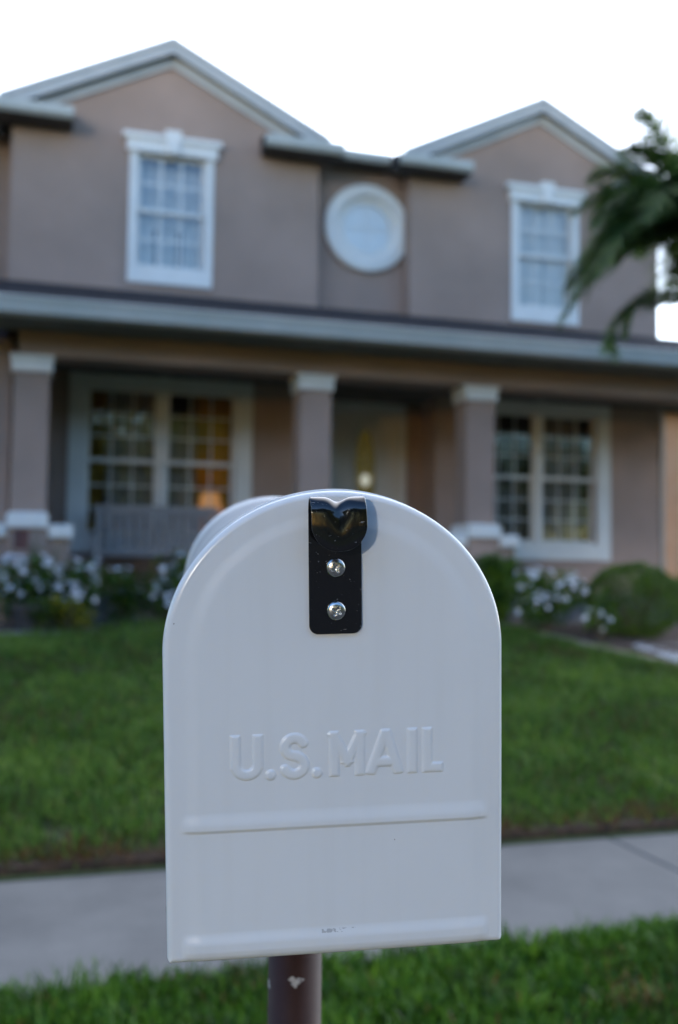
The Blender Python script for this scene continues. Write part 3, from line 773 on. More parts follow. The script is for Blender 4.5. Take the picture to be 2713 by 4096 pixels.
# round clipped shrub
def ballf(n):
    d = rng.normal(size=(n, 3)); d /= np.linalg.norm(d, axis=1)[:, None]
    lump = 1+.05*np.sin(d[:, 0]*9)*np.sin(d[:, 2]*8+d[:, 1]*7)
    P = d*(lump*(.86+.14*rng.random(n)))[:, None]*np.array([.49,.47,.40]); P[:, 2] += .37
    return P
bl = empty('round_shrub', Matrix.Translation(hw(5.88, 9.1, zg(9.1)+.02)) @ Matrix.Rotation(TH, 4, 'Z'))
tag(bl, 'round clipped green shrub standing beside the white gravel at right', 'shrub')
Vv, Ff, vv = leaf_cloud(15000, ballf, .030); Vv[:, 2] = np.maximum(Vv[:, 2], .004)
obj('foliage', raw_mesh('foliage', Vv, Ff, vv), M_ball, bl)
st = MB()
for i in range(9):
    a = i*.7; st.tube([(0,0,-.03), (.15*math.cos(a), .15*math.sin(a), .3), (.35*math.cos(a), .33*math.sin(a), .6)], [.02,.013,.006], 6)
st.build('stem', M_bark, bl)
# spiky plant + dark pot in the left bed; small red garden flag
def spiky(X, Y, z, n, h, label, m=M_leaf):
    rt = empty('spiky_plant', Matrix.Translation(hw(X, Y, z)) @ Matrix.Rotation(TH, 4, 'Z')); tag(rt, label, 'plant')
    Vs = []; Fs = []; vs = []
    for i in range(n):
        a = random.uniform(0, 6.28); q = random.uniform(.1, .75); hh = h*random.uniform(.7, 1.1); w_ = .012
        o = len(Vs)
        for t in (0, .33, .66, 1):
            x_ = math.cos(a)*q*hh*t**1.6*.6; y_ = math.sin(a)*q*hh*t**1.6*.6; z_ = hh*(t-.25*q*t*t)
            ww = w_*(1-t*.92)
            Vs += [(x_-math.sin(a)*ww, y_+math.cos(a)*ww, z_), (x_+math.sin(a)*ww, y_-math.cos(a)*ww, z_)]; c = random.random(); vs += [c*.7, c*.7]
        for k in range(3): Fs.append((o+2*k, o+2*k+1, o+2*k+3, o+2*k+2))
    obj('foliage', raw_mesh('foliage', np.array(Vs), np.array(Fs), vs), m, rt)
    return rt
spiky(-.02, 10.2, .68, 60, 1.05, 'tall spiky green plant in front of the leftmost column')
spiky(4.98, 10.15, .9, 26, .78, 'thin spiky plant rising beside the right column pedestal')
spiky(7.0, 9.9, .68, 60, .75, 'grassy spiky plant behind the round clipped shrub')
pt = empty('plant_pot', Matrix.Translation(hw(-.12, 9.72, .69))); tag(pt, 'dark round pot low in the bed beneath the leftmost flowers', 'pot')
p_ = MB(); p_.lathe([(.0001,0), (.10,0), (.14,.2), (.155,.2), (.155,.23), (.135,.23), (.12,.19), (.0001,.19)], 32); p_.build('bowl', M_pot, pt, smooth=False)
fg = empty('garden_flag', Matrix.Translation(hw(-.27, 10.15, .66)) @ Matrix.Rotation(TH, 4, 'Z')); tag(fg, 'small faded red garden flag on a thin stake before the leftmost column', 'flag')
p_ = MB(); p_.tube([(0,0,-.05), (0,0,.98)], .006, 8); p_.build('stake', M_pot, fg)
p_ = MB()
n_ = 10
vs_ = [(.006+.13*i/n_, .012*math.sin(i*.8), z_) for z_ in (.78, .97) for i in range(n_+1)]
p_.add(vs_, [(i, i+1, i+n_+2, i+n_+1) for i in range(n_)]); o = p_.build('cloth', M_red, fg); mm = o.modifiers.new('s','SOLIDIFY'); mm.thickness = .002

# ------------------------------------------------------------------ palm
def palm():
    cx, cy, cz = 2.90, 8.0, 4.0
    rt = empty('palm_tree', Matrix.Translation((cx+.12, cy+.1, zg(7)+.0))); tag(rt, 'palm tree with drooping feathery fronds in front of the right gable', 'palm tree')
    ox, oy, oz = -.12, -.1, cz-zg(7)
    tr = MB(); pts = []; rad = []
    for i in range(24):
        t = i/23; pts.append((ox*t+.05*math.sin(t*3), oy*t, -.2+(oz+.15)*t)); rad.append(.12-.03*t+(.008 if i % 2 else 0))
    tr.tube(pts, rad, 14); tr.build('trunk', M_trunk, rt, smooth=True)
    fr = []
    # (control dx, dy, dz), (tip dx, dy, dz)
    fr += [((-.70,-.2,.25), (-1.06,-.1,-.60)), ((-.75,.1,.40), (-1.05,.2,-.42)), ((-.62,-.3,.55), (-.92,-.4,-.05)), ((-.55,.3,.65), (-.80,.3,.22)),
           ((-.35,0,.75), (-.60,-.1,.72)), ((-.18,.2,.85), (-.36,.3,.86)), ((-.60,-.5,.35), (-1.0,-.7,-.55)),
           ((-.65,.45,.3), (-1.0,.6,-.6)), ((-.5,-.1,.3), (-.80,0,-.12)), ((-.4,-.6,.5), (-.7,-.9,-.2)), ((-.45,.6,.5), (-.7,.9,-.1)), ((-.3,-.3,.6), (-.55,-.5,.15)),
           ((-.5,.15,.5),(-.85,.1,-.2)), ((-.6,-.15,.15),(-1.0,-.2,-.50)), ((-.3,.2,.7),(-.62,.2,.45))]
    for i in range(12):
        a = R(-85+i*15.5); e = random.uniform(.2, .8)
        c, s = math.cos(a), math.sin(a)
        fr.append(((.6*c, .6*s, e), (1.15*c, 1.15*s, e*1.2-random.uniform(.2, .75))))
    for i in range(5):
        a = R(80+i*22); c, s = math.cos(a), math.sin(a)
        fr.append(((.5*c, .5*s, .7), (1.0*c, 1.0*s, random.uniform(-.3,.3))))
    fr += [((-.2,-.5,.3),(-.3,-.8,-.05)), ((-.5,0,.1),(-.62,.1,-.08)), ((-.1,-.3,.4),(-.25,-.5,.35)), ((-.45,.2,.55),(-.75,.3,.05)), ((-.1,.1,.6),(-.1,.2,.8)), ((-.25,-.1,.8),(-.55,-.2,.98)), ((-.5,.1,.75),(-.85,.1,.55)), ((0,-.3,.5),(.05,-.5,.4))]
    fr += [((-.45,-.3,.55),(-.85,-.4,.1)), ((-.3,.4,.65),(-.6,.5,.35)), ((-.65,.2,.2),(-1.0,.2,-.35)), ((-.35,0,.45),(-.6,0,.1)), ((-.2,-.2,.55),(-.4,-.4,.2))]
    fr += [((-.1,-.2,.15),(-.32,-.3,-.22)), ((.1,.1,.15),(-.12,.2,-.32)), ((0,-.4,.2),(-.15,-.6,-.2))]
    fr += [((-.80,.05,-.40), (-.70,0,-1.02), 1), ((-.62,-.1,-.30), (-.62,-.1,-.85), 1)]
    for c1, c2, *low in fr:
        Vs = []; Fs = []; vs = []
        P0 = Vector((ox, oy, oz)); P1 = P0+Vector(c1); P2 = P0+Vector(c2)
        if low: P0 = P0+Vector((.06, 0, -.55))
        def B(t): return P0*(1-t)**2+P1*2*t*(1-t)+P2*t*t
        n = 105
        for i in range(4, n):
            t = i/n; p = B(t); d = (B(min(1, t+.02))-B(t-.02)).normalized()
            sd = d.cross(Vector((0,0,1)));
            if sd.length < .05: sd = Vector((0,1,0))
            sd.normalize(); upv = sd.cross(d)
            for s in (-1, 1):
                L = (.24 if low else .34)*math.sin(math.pi*min(1, .18+t*.8))**.7*random.uniform(.8,1.1)
                out = (sd*s*random.uniform(.55,.9)+d*.75+upv*random.uniform(-.1,.5)).normalized()
                dr_ = Vector((0,0,-1))*L*random.uniform(.12,.5)
                w_ = d*.008
                m1 = p+out*L*.5+dr_*.2; m2 = p+out*L+dr_
                o = len(Vs); Vs += [p-w_, p+w_, m1+w_*1.1, m1-w_*1.1, m2+w_*.15, m2-w_*.15]
                c = random.random(); vs += [c]*6
                Fs += [(o, o+1, o+2, o+3), (o+3, o+2, o+4, o+5)]
        # rachis
        k = len(Vs)
        me = raw_mesh('frond', np.array([tuple(v) for v in Vs]), np.array(Fs), vs)
        fo = obj('frond', me, M_palm, rt)
        ra = MB(); ra.tube([B(i/12) for i in range(13)], [.014-.011*i/12 for i in range(13)], 6); ra.build('midrib', M_palm, fo)
palm()

# ------------------------------------------------------------------ neighbour's house at right
nb = empty('neighbour_house', Matrix.Translation(hw(14.9, 17.2, .66)) @ Matrix.Rotation(TH, 4, 'Z')); tag(nb, 'neighbouring stucco house, orange sunlight put into its wall colour, seen past the right corner of the porch', 'house')
n_ = MB(); n_.box(-3.2, 6, 0, 8, .5, 3.9); n_.build('wall', M_neigh, nb)
n_ = MB(); n_.box(-3.2, 6, -.03, 8.03, -.2, .5); n_.build('plinth', noisy('grey_plinth', (.22,.24,.26), (.3,.32,.34), 3, .9), nb)
n_ = MB(); n_.prism_x([(-.5,3.85), (-.5,4.0), (4,4.9), (8.5,4.0), (8.5,3.85)], -3.6, 6.4); n_.build('roof', M_shingle, nb)
n_ = MB(); n_.box(-3.24, -3.1, -.06, .2, .5, 3.85); n_.build('corner_trim', M_tan, nb)
n_ = MB(); n_.box(.6, 2.0, -.04, .02, 1.1, 2.3); wn = n_.build('window', M_trim, nb); n_ = MB(); n_.box(.68, 1.92, -.05, -.045, 1.18, 2.22); n_.build('pane', M_glass, wn)

# ------------------------------------------------------------------ trees over the road (seen in reflections), row filled out to screen low light
def tree(x, y, h, r_, m, label, n=6500, lo=3.7):
    rt = empty('broadleaf_tree', Matrix.Translation((x, y, -.16))); tag(rt, label, 'tree', 'trees across the road')
    t_ = MB(); t_.tube([(0,0,-.2), (.1,0,h*.3), (-.05,.1,h*.6), (.1,0,h*.85)], [.22,.17,.11,.04], 10)
    for i in range(7):
        a = i*.95; z_ = h*(.42+.05*i); t_.tube([(0,0,z_), (r_*.35*math.cos(a), r_*.35*math.sin(a), z_+.6), (r_*.7*math.cos(a), r_*.7*math.sin(a), z_+1.0)], [.08,.05,.02], 6)
    t_.build('trunk', M_bark, rt, smooth=True)
    f, _ = lumpy(r_, r_, (h-lo)/2, (h+lo)/2, 22, .3)
    Vv, Ff, vv = leaf_cloud(n, f, .34)
    obj('crown', raw_mesh('crown', Vv, Ff, vv), m, rt)
TR = [(-31,-14,9.5,4.4,0), (-17,-15,9.2,4.0,0), (-12,-17,10,4.4,1), (-8.2,-20,10.5,4.6,0), (-1.0,-17.5,10,3.7,0), (4.0,-16,10,4.0,0), (9.0,-15,8.8,3.7,1), (12.6,-17,10,4.2,0), (19,-15,9.4,4.2,0), (26,-16,9.8,4.4,0)]
WHERE = ['leftmost of the row behind the viewer', 'second from the left end of the row', 'yellow-green, left of the row middle', 'dark, set back left of the row middle', 'dark, high-crowned, just left of the row middle',
         'dark, nearest the row middle', 'yellow-green, just right of the row middle', 'third from the right end of the row', 'second from the right end of the row', 'rightmost of the row behind the viewer']
for (x, y, h, r_, k), wh in zip(TR, WHERE):
    tree(x, y, h, r_, M_yellowtree if k else M_tree, 'broadleaf tree across the road, screening low light, '+wh, 11000, 3.9 if -9 < x < -3 else .9)  # crown underside raised at one spot so low light reaches the mailbox

for (x, y, h, r_, k), wh in zip([(32,-8,8,4.2,1), (40,-13,9.5,4.6,0), (48,-9,9,4.6,0), (33,-19,10,4.6,0), (56,-16,10,5,0)], ['yellow-green, first of the full-crowned ones at the side', 'full-crowned, second at the side', 'full-crowned, third at the side', 'full-crowned, rearmost at the side', 'full-crowned, farthest at the side']):
    tree(x, y, h, r_, M_yellowtree if k else M_tree, 'broadleaf tree across the road, screening low light, '+wh, lo=.8)
hg = empty('hedge', Matrix.Translation((0, -23, -.16))); tag(hg, 'long dark clipped hedge added beyond the trees across the road to darken low reflections', 'hedge')  # unseen hedge added to hide the bright horizon from the window reflections
def hf(n): return np.column_stack([rng.uniform(-45, 45, n), rng.uniform(-.6, .6, n), 2.3*rng.random(n)**.6*(1+.04*np.sin(rng.uniform(0, 6, n)))])
Vv, Ff, vv = leaf_cloud(22000, hf, .3); Vv[:, 2] = np.maximum(Vv[:, 2], .01)
obj('foliage', raw_mesh('foliage', Vv, Ff, vv), M_tree, hg)
hs = MB()
for i in range(60): hs.tube([(-44+i*1.5, 0, -.1), (-44+i*1.5+.2, 0, 1.2), (-44+i*1.5, .1, 2.2)], [.05,.04,.02], 5)
obj('stem', hs.mesh(), M_bark, hg)
# ------------------------------------------------------------------ mailbox
u_ = Vector((.99117, .12852, .03262)).normalized()
dn = Vector((.019036, .105562, -.994230)); nz = -dn
yv = u_.cross(nz) * -1; yv = Vector((-.127, .9875, .0925))
zz = nz.normalized(); xx = (u_ - u_.dot(zz)*zz).normalized(); yy = zz.cross(xx)
MBX = Matrix(((xx.x, yy.x, zz.x, 0), (xx.y, yy.y, zz.y, 0), (xx.z, yy.z, zz.z, 0), (0,0,0,1)))
T0 = Vector((-.000428, .494683, 1.230845))
HW, HA, HB = .0845, .0784, .1521            # half width, arch height, straight height
L_ = .478
mail = empty('mailbox', Matrix.Translation((-.0285, .757, -.02)))
tag(mail, 'white arched metal mailbox with embossed lettering and a black latch on a brown post', 'mailbox')
BX = Matrix.Translation(T0) @ MBX           # face frame: x across, y into the box, z up from the arch spring
loc = mail.matrix_world.inverted() @ BX
def mpart(o): o.matrix_local = loc; return o
ya = Vector((-.132, .9893, .062)).normalized()      # the old body sags slightly against its door
MBY = Matrix(((xx.x, ya.x, zz.x, 0), (xx.y, ya.y, zz.y, 0), (xx.z, ya.z, zz.z, 0), (0,0,0,1)))
locb = mail.matrix_world.inverted() @ Matrix.Translation(T0) @ MBY
def shear(o):
    M = MBX.inverted() @ MBY
    o.data.transform(M); o.matrix_local = loc; return o

def outline(n_arch=96, hw_=HW, ha=HA, hb=HB):
    P = [(hw_, -hb)] + [(hw_, -hb*(1-i/14)) for i in range(1, 14)]
    P += [(hw_*math.cos(a), ha*math.sin(a)) for a in [math.pi*i/n_arch for i in range(n_arch+1)]]
    P += [(-hw_, -hb*i/14) for i in range(1, 15)]
    return P
# body: arched tunnel shell with rolled beads, closed at the back
prof = outline(96, HW-.0035, HA-.0015+.0006, HB-.004)
rings = []
ys = [.0035,.006,.012,.016,.02,.024,.03]+[.03+.4*i/10 for i in range(1, 11)]+[.436,.440,.444,.448,.452,.458,.466,.472,.476,L_]
for y in ys:
    k = 1.0
    if y > .464: k = 1.036
    rings.append([(px*k, y, pz*k if pz > 0 else pz) for px, pz in prof])
V = [v for r_ in rings for v in r_]; n = len(prof); F = []
for i in range(len(rings)-1):
    for j in range(n-1): F.append((i*n+j, i*n+j+1, (i+1)*n+j+1, (i+1)*n+j))
    F.append((i*n+n-1, i*n, (i+1)*n, (i+1)*n+n-1))
m_ = MB(); m_.add(V, F); m_.add([(px*1.0, L_-.004, pz) for px, pz in prof], [tuple(range(n))])
body = m_.build('body', M_enamel, mail, smooth=True); shear(body)
body.modifiers.new('w', 'EDGE_SPLIT').split_angle = R(40)
# front lip of the body just behind the door
lp = MB()
pr2 = outline(96, HW-.0008, HA+.0008, HB-.004)
pr3 = outline(96, HW-.004, HA-.002, HB-.004)
n = len(pr2)
V = [(a, .0105, b) for a, b in pr2]+[(a, .0135, b) for a, b in pr2]+[(a, .0105, b) for a, b in pr3]+[(a, .0135, b) for a, b in pr3]
F = []
for j in range(n-1): F += [(j, j+1, n+j+1, n+j), (j, 2*n+j, 2*n+j+1, j+1), (n+j, n+j+1, 3*n+j+1, 3*n+j), (2*n+j, 3*n+j, 3*n+j+1, 2*n+j+1)]
lp.add(V, F); mpart(lp.build('front_lip', M_enamel, mail, smooth=True))

# door: pressed sheet with embossed lettering, ribs and a rolled rim
mm_ = .001
SEG = []     # letter strokes in millimetres: (x0, z0, x1, z1)
def poly(pts):
    for a, b in zip(pts, pts[1:]): SEG.append((*a, *b, math.hypot(a[0]-b[0], a[1]-b[1]) > 4))
ZT, ZB = -42.3, -60.0
def arc(cx, cz, rx, rz, a0, a1, n=12): return [(cx+rx*math.cos(R(a0+(a1-a0)*i/n)), cz+rz*math.sin(R(a0+(a1-a0)*i/n))) for i in range(n+1)]
poly([(-50.0,ZT), (-50.0,-54.5)]+arc(-44.6,-54.6,5.4,5.2,180,360)+[(-39.2,ZT)])                 # U
poly([(-33.0,-60.3), (-33.0,-60.1)])
poly(arc(-21.2,-46.8,4.6,4.4,25,265,14)[:]+[(-20.0,-51.4)]+arc(-21.4,-55.9,4.9,4.5,75,-155,14))     # S
poly([(-10.3,-60.3), (-10.3,-60.1)])
poly([(-1.6,ZB), (-1.6,ZT), (4.9,-54.5), (11.2,ZT), (11.2,ZB)])                                # M
poly([(17.0,ZB), (23.6,ZT), (24.6,ZT), (30.0,ZB)]); poly([(19.4,-56.0), (27.8,-56.0)])         # A
poly([(37.6,ZT), (37.6,ZB)])                                                               # I
poly([(45.2,ZT), (45.2,ZB), (50.6,ZB)])                                                      # L
SEG = np.array(SEG)
NX, NA, NS = 341, 150, 440
rowz = np.concatenate([-HB+(HB)*np.arange(NS)/NS, HA*np.sin(np.linspace(0, math.pi/2, NA+1))])
halfw = np.where(rowz <= 0, HW, HW*np.sqrt(np.maximum(0, 1-(rowz/HA)**2)))
halfw = np.maximum(halfw, 1e-5)
t = np.linspace(-1, 1, NX); t = np.sin(t*math.pi/2)*.12+t*.88
GX = halfw[:, None]*t[None, :]; GZ = np.repeat(rowz[:, None], NX, 1)
# rounded bottom corners
cr = .004
low = (GZ < -HB+cr); lim = HW-cr+np.sqrt(np.maximum(0, cr**2-(np.minimum(0, GZ-(-HB+cr)))**2))
GX = np.where(low, GX*lim/HW, GX)
rr = np.sqrt((GX/HW)**2+(np.maximum(GZ, 0)/HA)**2)
e_arch = (1-rr)*(HW+HA)/2
e_str = HW-np.abs(GX)
e = np.where(GZ > 0, e_arch, e_str)
e_bot = GZ+HB
e = np.minimum(e, e_bot+.0)
sm = lambda a, b, x: (lambda q: q*q*(3-2*q))(np.clip((x-a)/(b-a), 0, 1))
Rr = .0034
off = np.where(e < Rr, Rr-np.sqrt(np.maximum(0, Rr**2-(Rr-np.maximum(e, 0))**2)), 0)       # + = back
off = np.where((e_bot < Rr) & (e_bot <= e_str), off*.75, off)
H = -off
eside = np.where(GZ > 0, e_arch, e_str)
H -= .0011*(1-sm(.011, .019, eside))*sm(.004,.008, eside)*0
H += .0008*sm(.010, .018, eside)                                                   # raised inner panel
px_, pz_ = GX*1000, GZ*1000
D = np.full(GX.shape, 99.)
HWL = 2.55
for x0, z0, x1, z1, straight in SEG:
    dx, dz = x1-x0, z1-z0; ln = math.hypot(dx, dz)
    if straight:                                  # square-ended stroke
        ux, uz = dx/ln, dz/ln
        al = (px_-x0)*ux+(pz_-z0)*uz; pe = np.abs(-(px_-x0)*uz+(pz_-z0)*ux)
        if abs(dx) > .5 and abs(dz) > .5:          # slanted strokes end level with the cap line
            en = np.maximum(np.abs(pz_-(ZT+ZB)/2)-(ZT-ZB)/2-2.5, np.maximum(-al, al-ln)-2.7)
        else: en = np.maximum(-al, al-ln)-2.5
        D = np.minimum(D, np.maximum(pe, HWL+en))
    else:
        q = np.clip(((px_-x0)*dx+(pz_-z0)*dz)/max(dx*dx+dz*dz, 1e-9), 0, 1)
        D = np.minimum(D, np.hypot(px_-x0-q*dx, pz_-z0-q*dz))
H += .0008*np.sqrt(np.clip(1-(np.clip(D, 0, HWL)/HWL)**2.6, 0, 1))
# ribs: a raised half-round bar, and the step near the bottom
def bar(zc, hh, amp, x0, x1, H):
    d = np.abs(pz_-zc); end = sm(x0, x0+5, px_)*(1-sm(x1-5, x1, px_))
    return H+amp*end*np.clip(1-(d/hh)**2, 0, 1)**.7
zb_ = pz_+88.2
H += .00105*sm(0, 2.2, zb_)*(1-sm(3.5, 10.8, zb_))*sm(-78, -72, px_)*(1-sm(72, 78, px_))
stp = (1-sm(-143.5, -137.0, pz_))*sm(-78, -73, px_)*(1-sm(73, 78, px_))
H += .0013*stp*sm(0, .006, e_bot)
# faint pressing ripples of the lower panel
H += .00012*np.sin(px_*.045+1)*np.sin(pz_*.035)
V = np.stack([GX, -H, GZ], -1).reshape(-1, 3)
nr = len(rowz)
idx = np.arange(nr*NX).reshape(nr, NX)
F = np.stack([idx[:-1, :-1], idx[:-1, 1:], idx[1:, 1:], idx[1:, :-1]], -1).reshape(-1, 4)
# rim going back round the body
edge = np.concatenate([idx[0, :], idx[1:, -1], idx[-1, ::-1][1:], idx[::-1, 0][1:]])
k0 = len(V); Ev = V[edge].copy(); Ev[:, 1] = .0098
V = np.vstack([V, Ev]); m2 = len(edge)
F2 = np.array([(edge[i], k0+i, k0+(i+1) % m2, edge[(i+1) % m2]) for i in range(m2)])
V = V.astype(np.float64)
me = raw_mesh('door', V, np.vstack([F, F2]))
door_o = obj('door', me, M_enamel, mail, smooth=True); mpart(door_o)

# latch: plate + folded tongue with a pressed groove
plate = []
Rc = 4.5
def rrect(x0, x1, z0, z1, r0):
    P = [(x1, z1), (x0, z1)]
    P += [(x0+r0-r0*math.cos(a), z0+r0-r0*math.sin(a)) for a in [math.pi/2*i/8 for i in range(9)]]
    P += [(x1-r0+r0*math.sin(a), z0+r0-r0*math.cos(a)) for a in [math.pi/2*i/8 for i in range(9)]]
    return P
Pp = rrect(-13.6, 12.4, 8.6, 70, Rc)
m_ = MB(); n = len(Pp)
m_.add([(a*mm_, -.0014, b*mm_) for a, b in Pp]+[(a*mm_, -.0026, b*mm_) for a, b in Pp], [tuple(range(n)), tuple(range(2*n-1, n-1, -1))]+[(i, (i+1) % n, n+(i+1) % n, n+i) for i in range(n)])
latch = m_.build('latch', M_black, mail, bevel=.0004); mpart(latch)
# tongue path in the (y, z) plane
path = []
r_b = 7.2; yb0 = 2.2; zt = 75.6-r_b
path += [(-yb0, 64), (-yb0, 66.5)]
path += [(-yb0-r_b+r_b*math.cos(a), zt+r_b*math.sin(a)) for a in [math.pi*i/16 for i in range(17)]]
zend = 50.2
zs_ = np.linspace(zt, zend, 26)[1:]
path += [(-yb0-2*r_b-.9*math.sin(math.pi*(zt-z)/(zt-zend)*.6), z) for z in zs_]
path = np.array(path); nb_ = len(path)
NXt = 61; V = []
for i, (py, pz) in enumerate(path):
    pv = path[min(i+1, nb_-1)]-path[max(i-1, 0)]; pv = pv/np.linalg.norm(pv)
    nrm = np.array([-pv[1], pv[0]])          # points toward the inside of the bend
    if i < 3: nrm = np.array([-1., 0.])
    hwid = 13.0+.3*min(1, i/20)
    xc = -.6+ .4*min(1, max(0, (i-8)/14))
    front = i > 12
    if front and pz < zend+12.8:
        hwid = math.sqrt(max(0, 1-((zend+12.8-pz)/12.8)**2))*13.3+.02
    top = math.exp(-((i-11)/7.5)**2)
    tail = .55*math.exp(-((i-22)/9)**2) if i > 11 else 0
    for k_ in range(NXt):
        s = -1+2*k_/(NXt-1); xl = s*hwid
        dep = (2.5*top*math.exp(-((xl-.3)/3.7)**2)+.8*tail*math.exp(-((xl-.5)/3.0)**2))
        if i < 4: dep *= i/4
        # bend edges of the tongue slightly back
        if front: dep += .5*(abs(s)**4)
        V.append(((xc+xl)*mm_, (py+nrm[0]*dep)*mm_, (pz+nrm[1]*dep)*mm_))
V = np.array(V); idx = np.arange(nb_*NXt).reshape(nb_, NXt)
F = np.stack([idx[:-1, :-1], idx[:-1, 1:], idx[1:, 1:], idx[1:, :-1]], -1).reshape(-1, 4)
tg = obj('latch_tongue', raw_mesh('latch_tongue', V, F), M_black, mail, smooth=True); mpart(tg)
sd = tg.modifiers.new('s', 'SOLIDIFY'); sd.thickness = .0009; sd.offset = 0
sb = tg.modifiers.new('b', 'SUBSURF'); sb.levels = 1; sb.render_levels = 1
tg.parent = latch; tg.matrix_local = Matrix.Identity(4)

# screws: pan heads with worn cross recess
def screw(x, z, ang):
    NR, NT = 34, 112; Rs = 4.75; V = []
    for i in range(NR):
        r_ = Rs*(i/(NR-1))
        for k_ in range(NT):
            a = 2*math.pi*k_/NT
            h = 2.1*math.sqrt(max(0, 1-(r_/Rs)**2.4))**.8
            star = 1.35+1.35*abs(math.cos(2*(a-ang)))**3.2
            q = max(0, min(1, (star-r_)/.35)); h = h-(1.3*(1-.35*r_/2.7))*q*q*(3-2*q)
            h += .05*math.sin(a*5+r_)*q
            V.append((r_*math.cos(a), -(h), r_*math.sin(a)))
    for k_ in range(NT): a = 2*math.pi*k_/NT; V.append((Rs*math.cos(a), .6, Rs*math.sin(a)))
    V = np.array(V)*mm_; V += np.array([x*mm_, -.0028, z*mm_])
    idx = np.arange((NR+1)*NT).reshape(NR+1, NT)
    F = np.stack([idx[:-1, :], np.roll(idx[:-1, :], -1, 1), np.roll(idx[1:, :], -1, 1), idx[1:, :]], -1).reshape(-1, 4)
    o = obj('screw', raw_mesh('screw', V, F), M_zinc, latch, smooth=True)
screw(-.4, 41.2, R(28)); screw(-.3, 20.1, R(-32))
# hinge rivet on the side, post bracket, post
rv = MB(); rv.lathe([(.0001,.0042), (.003,.0038), (.0055,.002), (.006,0), (.006,-.004)], 20, Matrix.Translation((-.0812, .0165, -.1315)) @ Matrix.Rotation(R(-90), 4, 'Y'))
mpart(rv.build('hinge_rivet', M_zinc, mail, smooth=True))
rv = MB(); rv.lathe([(.0001,.0042), (.003,.0038), (.0055,.002), (.006,0), (.006,-.004)], 20, Matrix.Translation((.0812, .0165, -.1315)) @ Matrix.Rotation(R(90), 4, 'Y'))
mpart(rv.build('hinge_rivet', M_zinc, mail, smooth=True))
# signal flag on the far side
fb = MB(); fb.box(.0815, .0830, .20, .212, -.09, .03); fb.box(.0815, .0830, .20, .25, .03, .055)
shear(fb.build('signal_flag', M_red, mail, bevel=.0004))
bt = MB(); bt.box(-HW+.004, HW-.004, .012, L_-.002, -HB+.0035, -HB+.0055); shear(bt.build('floor_plate', M_enamel, mail))
br = MB(); br.box(-.055, .055, .16, .38, -HB-.004, -HB+.003); shear(br.build('mounting_plate', M_post, mail, bevel=.001))
ps = MB(); ps.lathe([(.0001,-.2), (.0198,-.2), (.0198,1.113), (.0001,1.113)], 48)
post = ps.build('post', M_post, mail); 
for p in post.data.polygons: p.use_smooth = abs(p.normal.z) < .5
# flaked patch on the post
V = []; F = []; na = 26
ctr = (-1.50, .995)
for i in range(na):
    a = 2*math.pi*i/na; r_ = .0044*(1+.30*math.sin(3*a+.5)+.18*math.sin(7*a)+.1*math.sin(11*a))
    th = ctr[0]+r_*1.05*math.cos(a)/.0198; V.append((.01995*math.cos(th), .01995*math.sin(th), ctr[1]+r_*.75*math.sin(a)))
V.append((.02005*math.cos(ctr[0]), .02005*math.sin(ctr[0]), ctr[1]))
ch = MB(); ch.add(V, [(i, (i+1) % na, na) for i in range(na)]); ch.build('paint_chip', M_chip, post)

# ------------------------------------------------------------------ camera
F_, CXp, pitch, roll = 4000., 1356.5, math.atan(235/4000.), R(.69)
rgt = Vector((.9999275, -.0007063, .0120218)); upv = Vector((-.0120425, -.0586446, .9982063)); fwd = Vector((0, .9982787, .0586489))
cam = bpy.data.cameras.new('camera'); co = bpy.data.objects.new('camera', cam); COL.objects.link(co)
co.matrix_world = Matrix(((rgt.x, upv.x, -fwd.x, 0), (rgt.y, upv.y, -fwd.y, 0), (rgt.z, upv.z, -fwd.z, 1.27), (0,0,0,1)))
cam.sensor_fit = 'VERTICAL'; cam.sensor_height = 24; cam.sensor_width = 16; cam.lens = 24*4000/4096
cam.clip_start = .02; cam.clip_end = 2000
cam.dof.use_dof = True; cam.dof.focus_distance = .489; cam.dof.aperture_fstop = 4.7; cam.dof.aperture_blades = 0
S.camera = co

# ------------------------------------------------------------------ light
SUN_EL, SUN_AZ = R(5), R(198)       # azimuth clockwise from +Y: behind and to the left
sd_ = Vector((math.sin(SUN_AZ)*math.cos(SUN_EL), math.cos(SUN_AZ)*math.cos(SUN_EL), math.sin(SUN_EL)))
sl = bpy.data.lights.new('sun', 'SUN'); sl.energy = .15; sl.angle = R(1.6); sl.color = (1, .99, .97)  # stands in for the camera flash beside the lens
so_ = bpy.data.objects.new('sun', sl); COL.objects.link(so_)
so_.rotation_mode = 'QUATERNION'; so_.rotation_quaternion = sd_.to_track_quat('Z', 'Y'); so_.location = (-5, -15, 8)

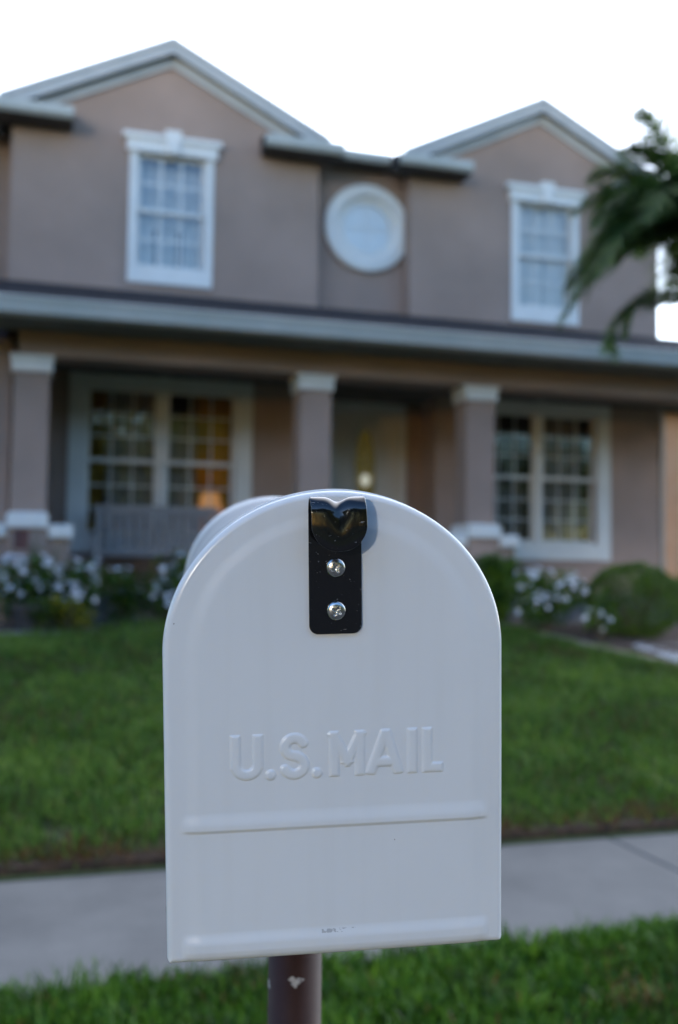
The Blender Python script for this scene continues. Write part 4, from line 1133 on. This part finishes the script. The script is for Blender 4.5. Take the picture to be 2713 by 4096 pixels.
wd = bpy.data.worlds.new('World'); S.world = wd; wd.use_nodes = True; nt = wd.node_tree
bg = nt.nodes['Background']
sky = N(nt, 'ShaderNodeTexSky'); sky.sky_type = 'NISHITA'; sky.sun_disc = False; sky.sun_elevation = SUN_EL; sky.sun_rotation = SUN_AZ
sky.air_density = 1.2; sky.dust_density = .6; sky.ozone_density = 2.5
tn = N(nt, 'ShaderNodeMix', data_type='RGBA', blend_type='MULTIPLY'); tn.inputs['Factor'].default_value = 1; tn.inputs['B'].default_value = (.56, .705, .98, 1)
nt.links.new(sky.outputs[0], tn.inputs['A']); nt.links.new(tn.outputs['Result'], bg.inputs['Color']); bg.inputs['Strength'].default_value = .15
# bright milky dusk glow of the sky beyond the house
tc = N(nt, 'ShaderNodeTexCoord'); dp = N(nt, 'ShaderNodeVectorMath', operation='DOT_PRODUCT')
gd = Vector((.45, .86, .22)).normalized(); dp.inputs[1].default_value = gd
nt.links.new(tc.outputs['Generated'], dp.inputs[0])
mr_ = N(nt, 'ShaderNodeMapRange'); mr_.interpolation_type = 'SMOOTHSTEP'
mr_.inputs['From Min'].default_value = .15; mr_.inputs['From Max'].default_value = .75; mr_.inputs['To Max'].default_value = .55
nt.links.new(dp.outputs['Value'], mr_.inputs['Value'])
bg2 = N(nt, 'ShaderNodeBackground'); bg2.inputs['Color'].default_value = (1, .97, .92, 1); nt.links.new(mr_.outputs[0], bg2.inputs['Strength'])
ad = N(nt, 'ShaderNodeAddShader'); nt.links.new(bg.outputs[0], ad.inputs[0]); nt.links.new(bg2.outputs[0], ad.inputs[1])
nt.links.new(ad.outputs[0], nt.nodes['World Output'].inputs['Surface'])

S.view_settings.view_transform = 'Standard'; S.view_settings.look = 'None'; S.view_settings.exposure = 2.5; S.view_settings.gamma = 1
S.render.engine = 'CYCLES'
S.cycles.use_denoising = True
S.cycles.max_bounces = 8; S.cycles.transparent_max_bounces = 16; S.cycles.caustics_reflective = False; S.cycles.caustics_refractive = False
S.cycles.sample_clamp_indirect = 6
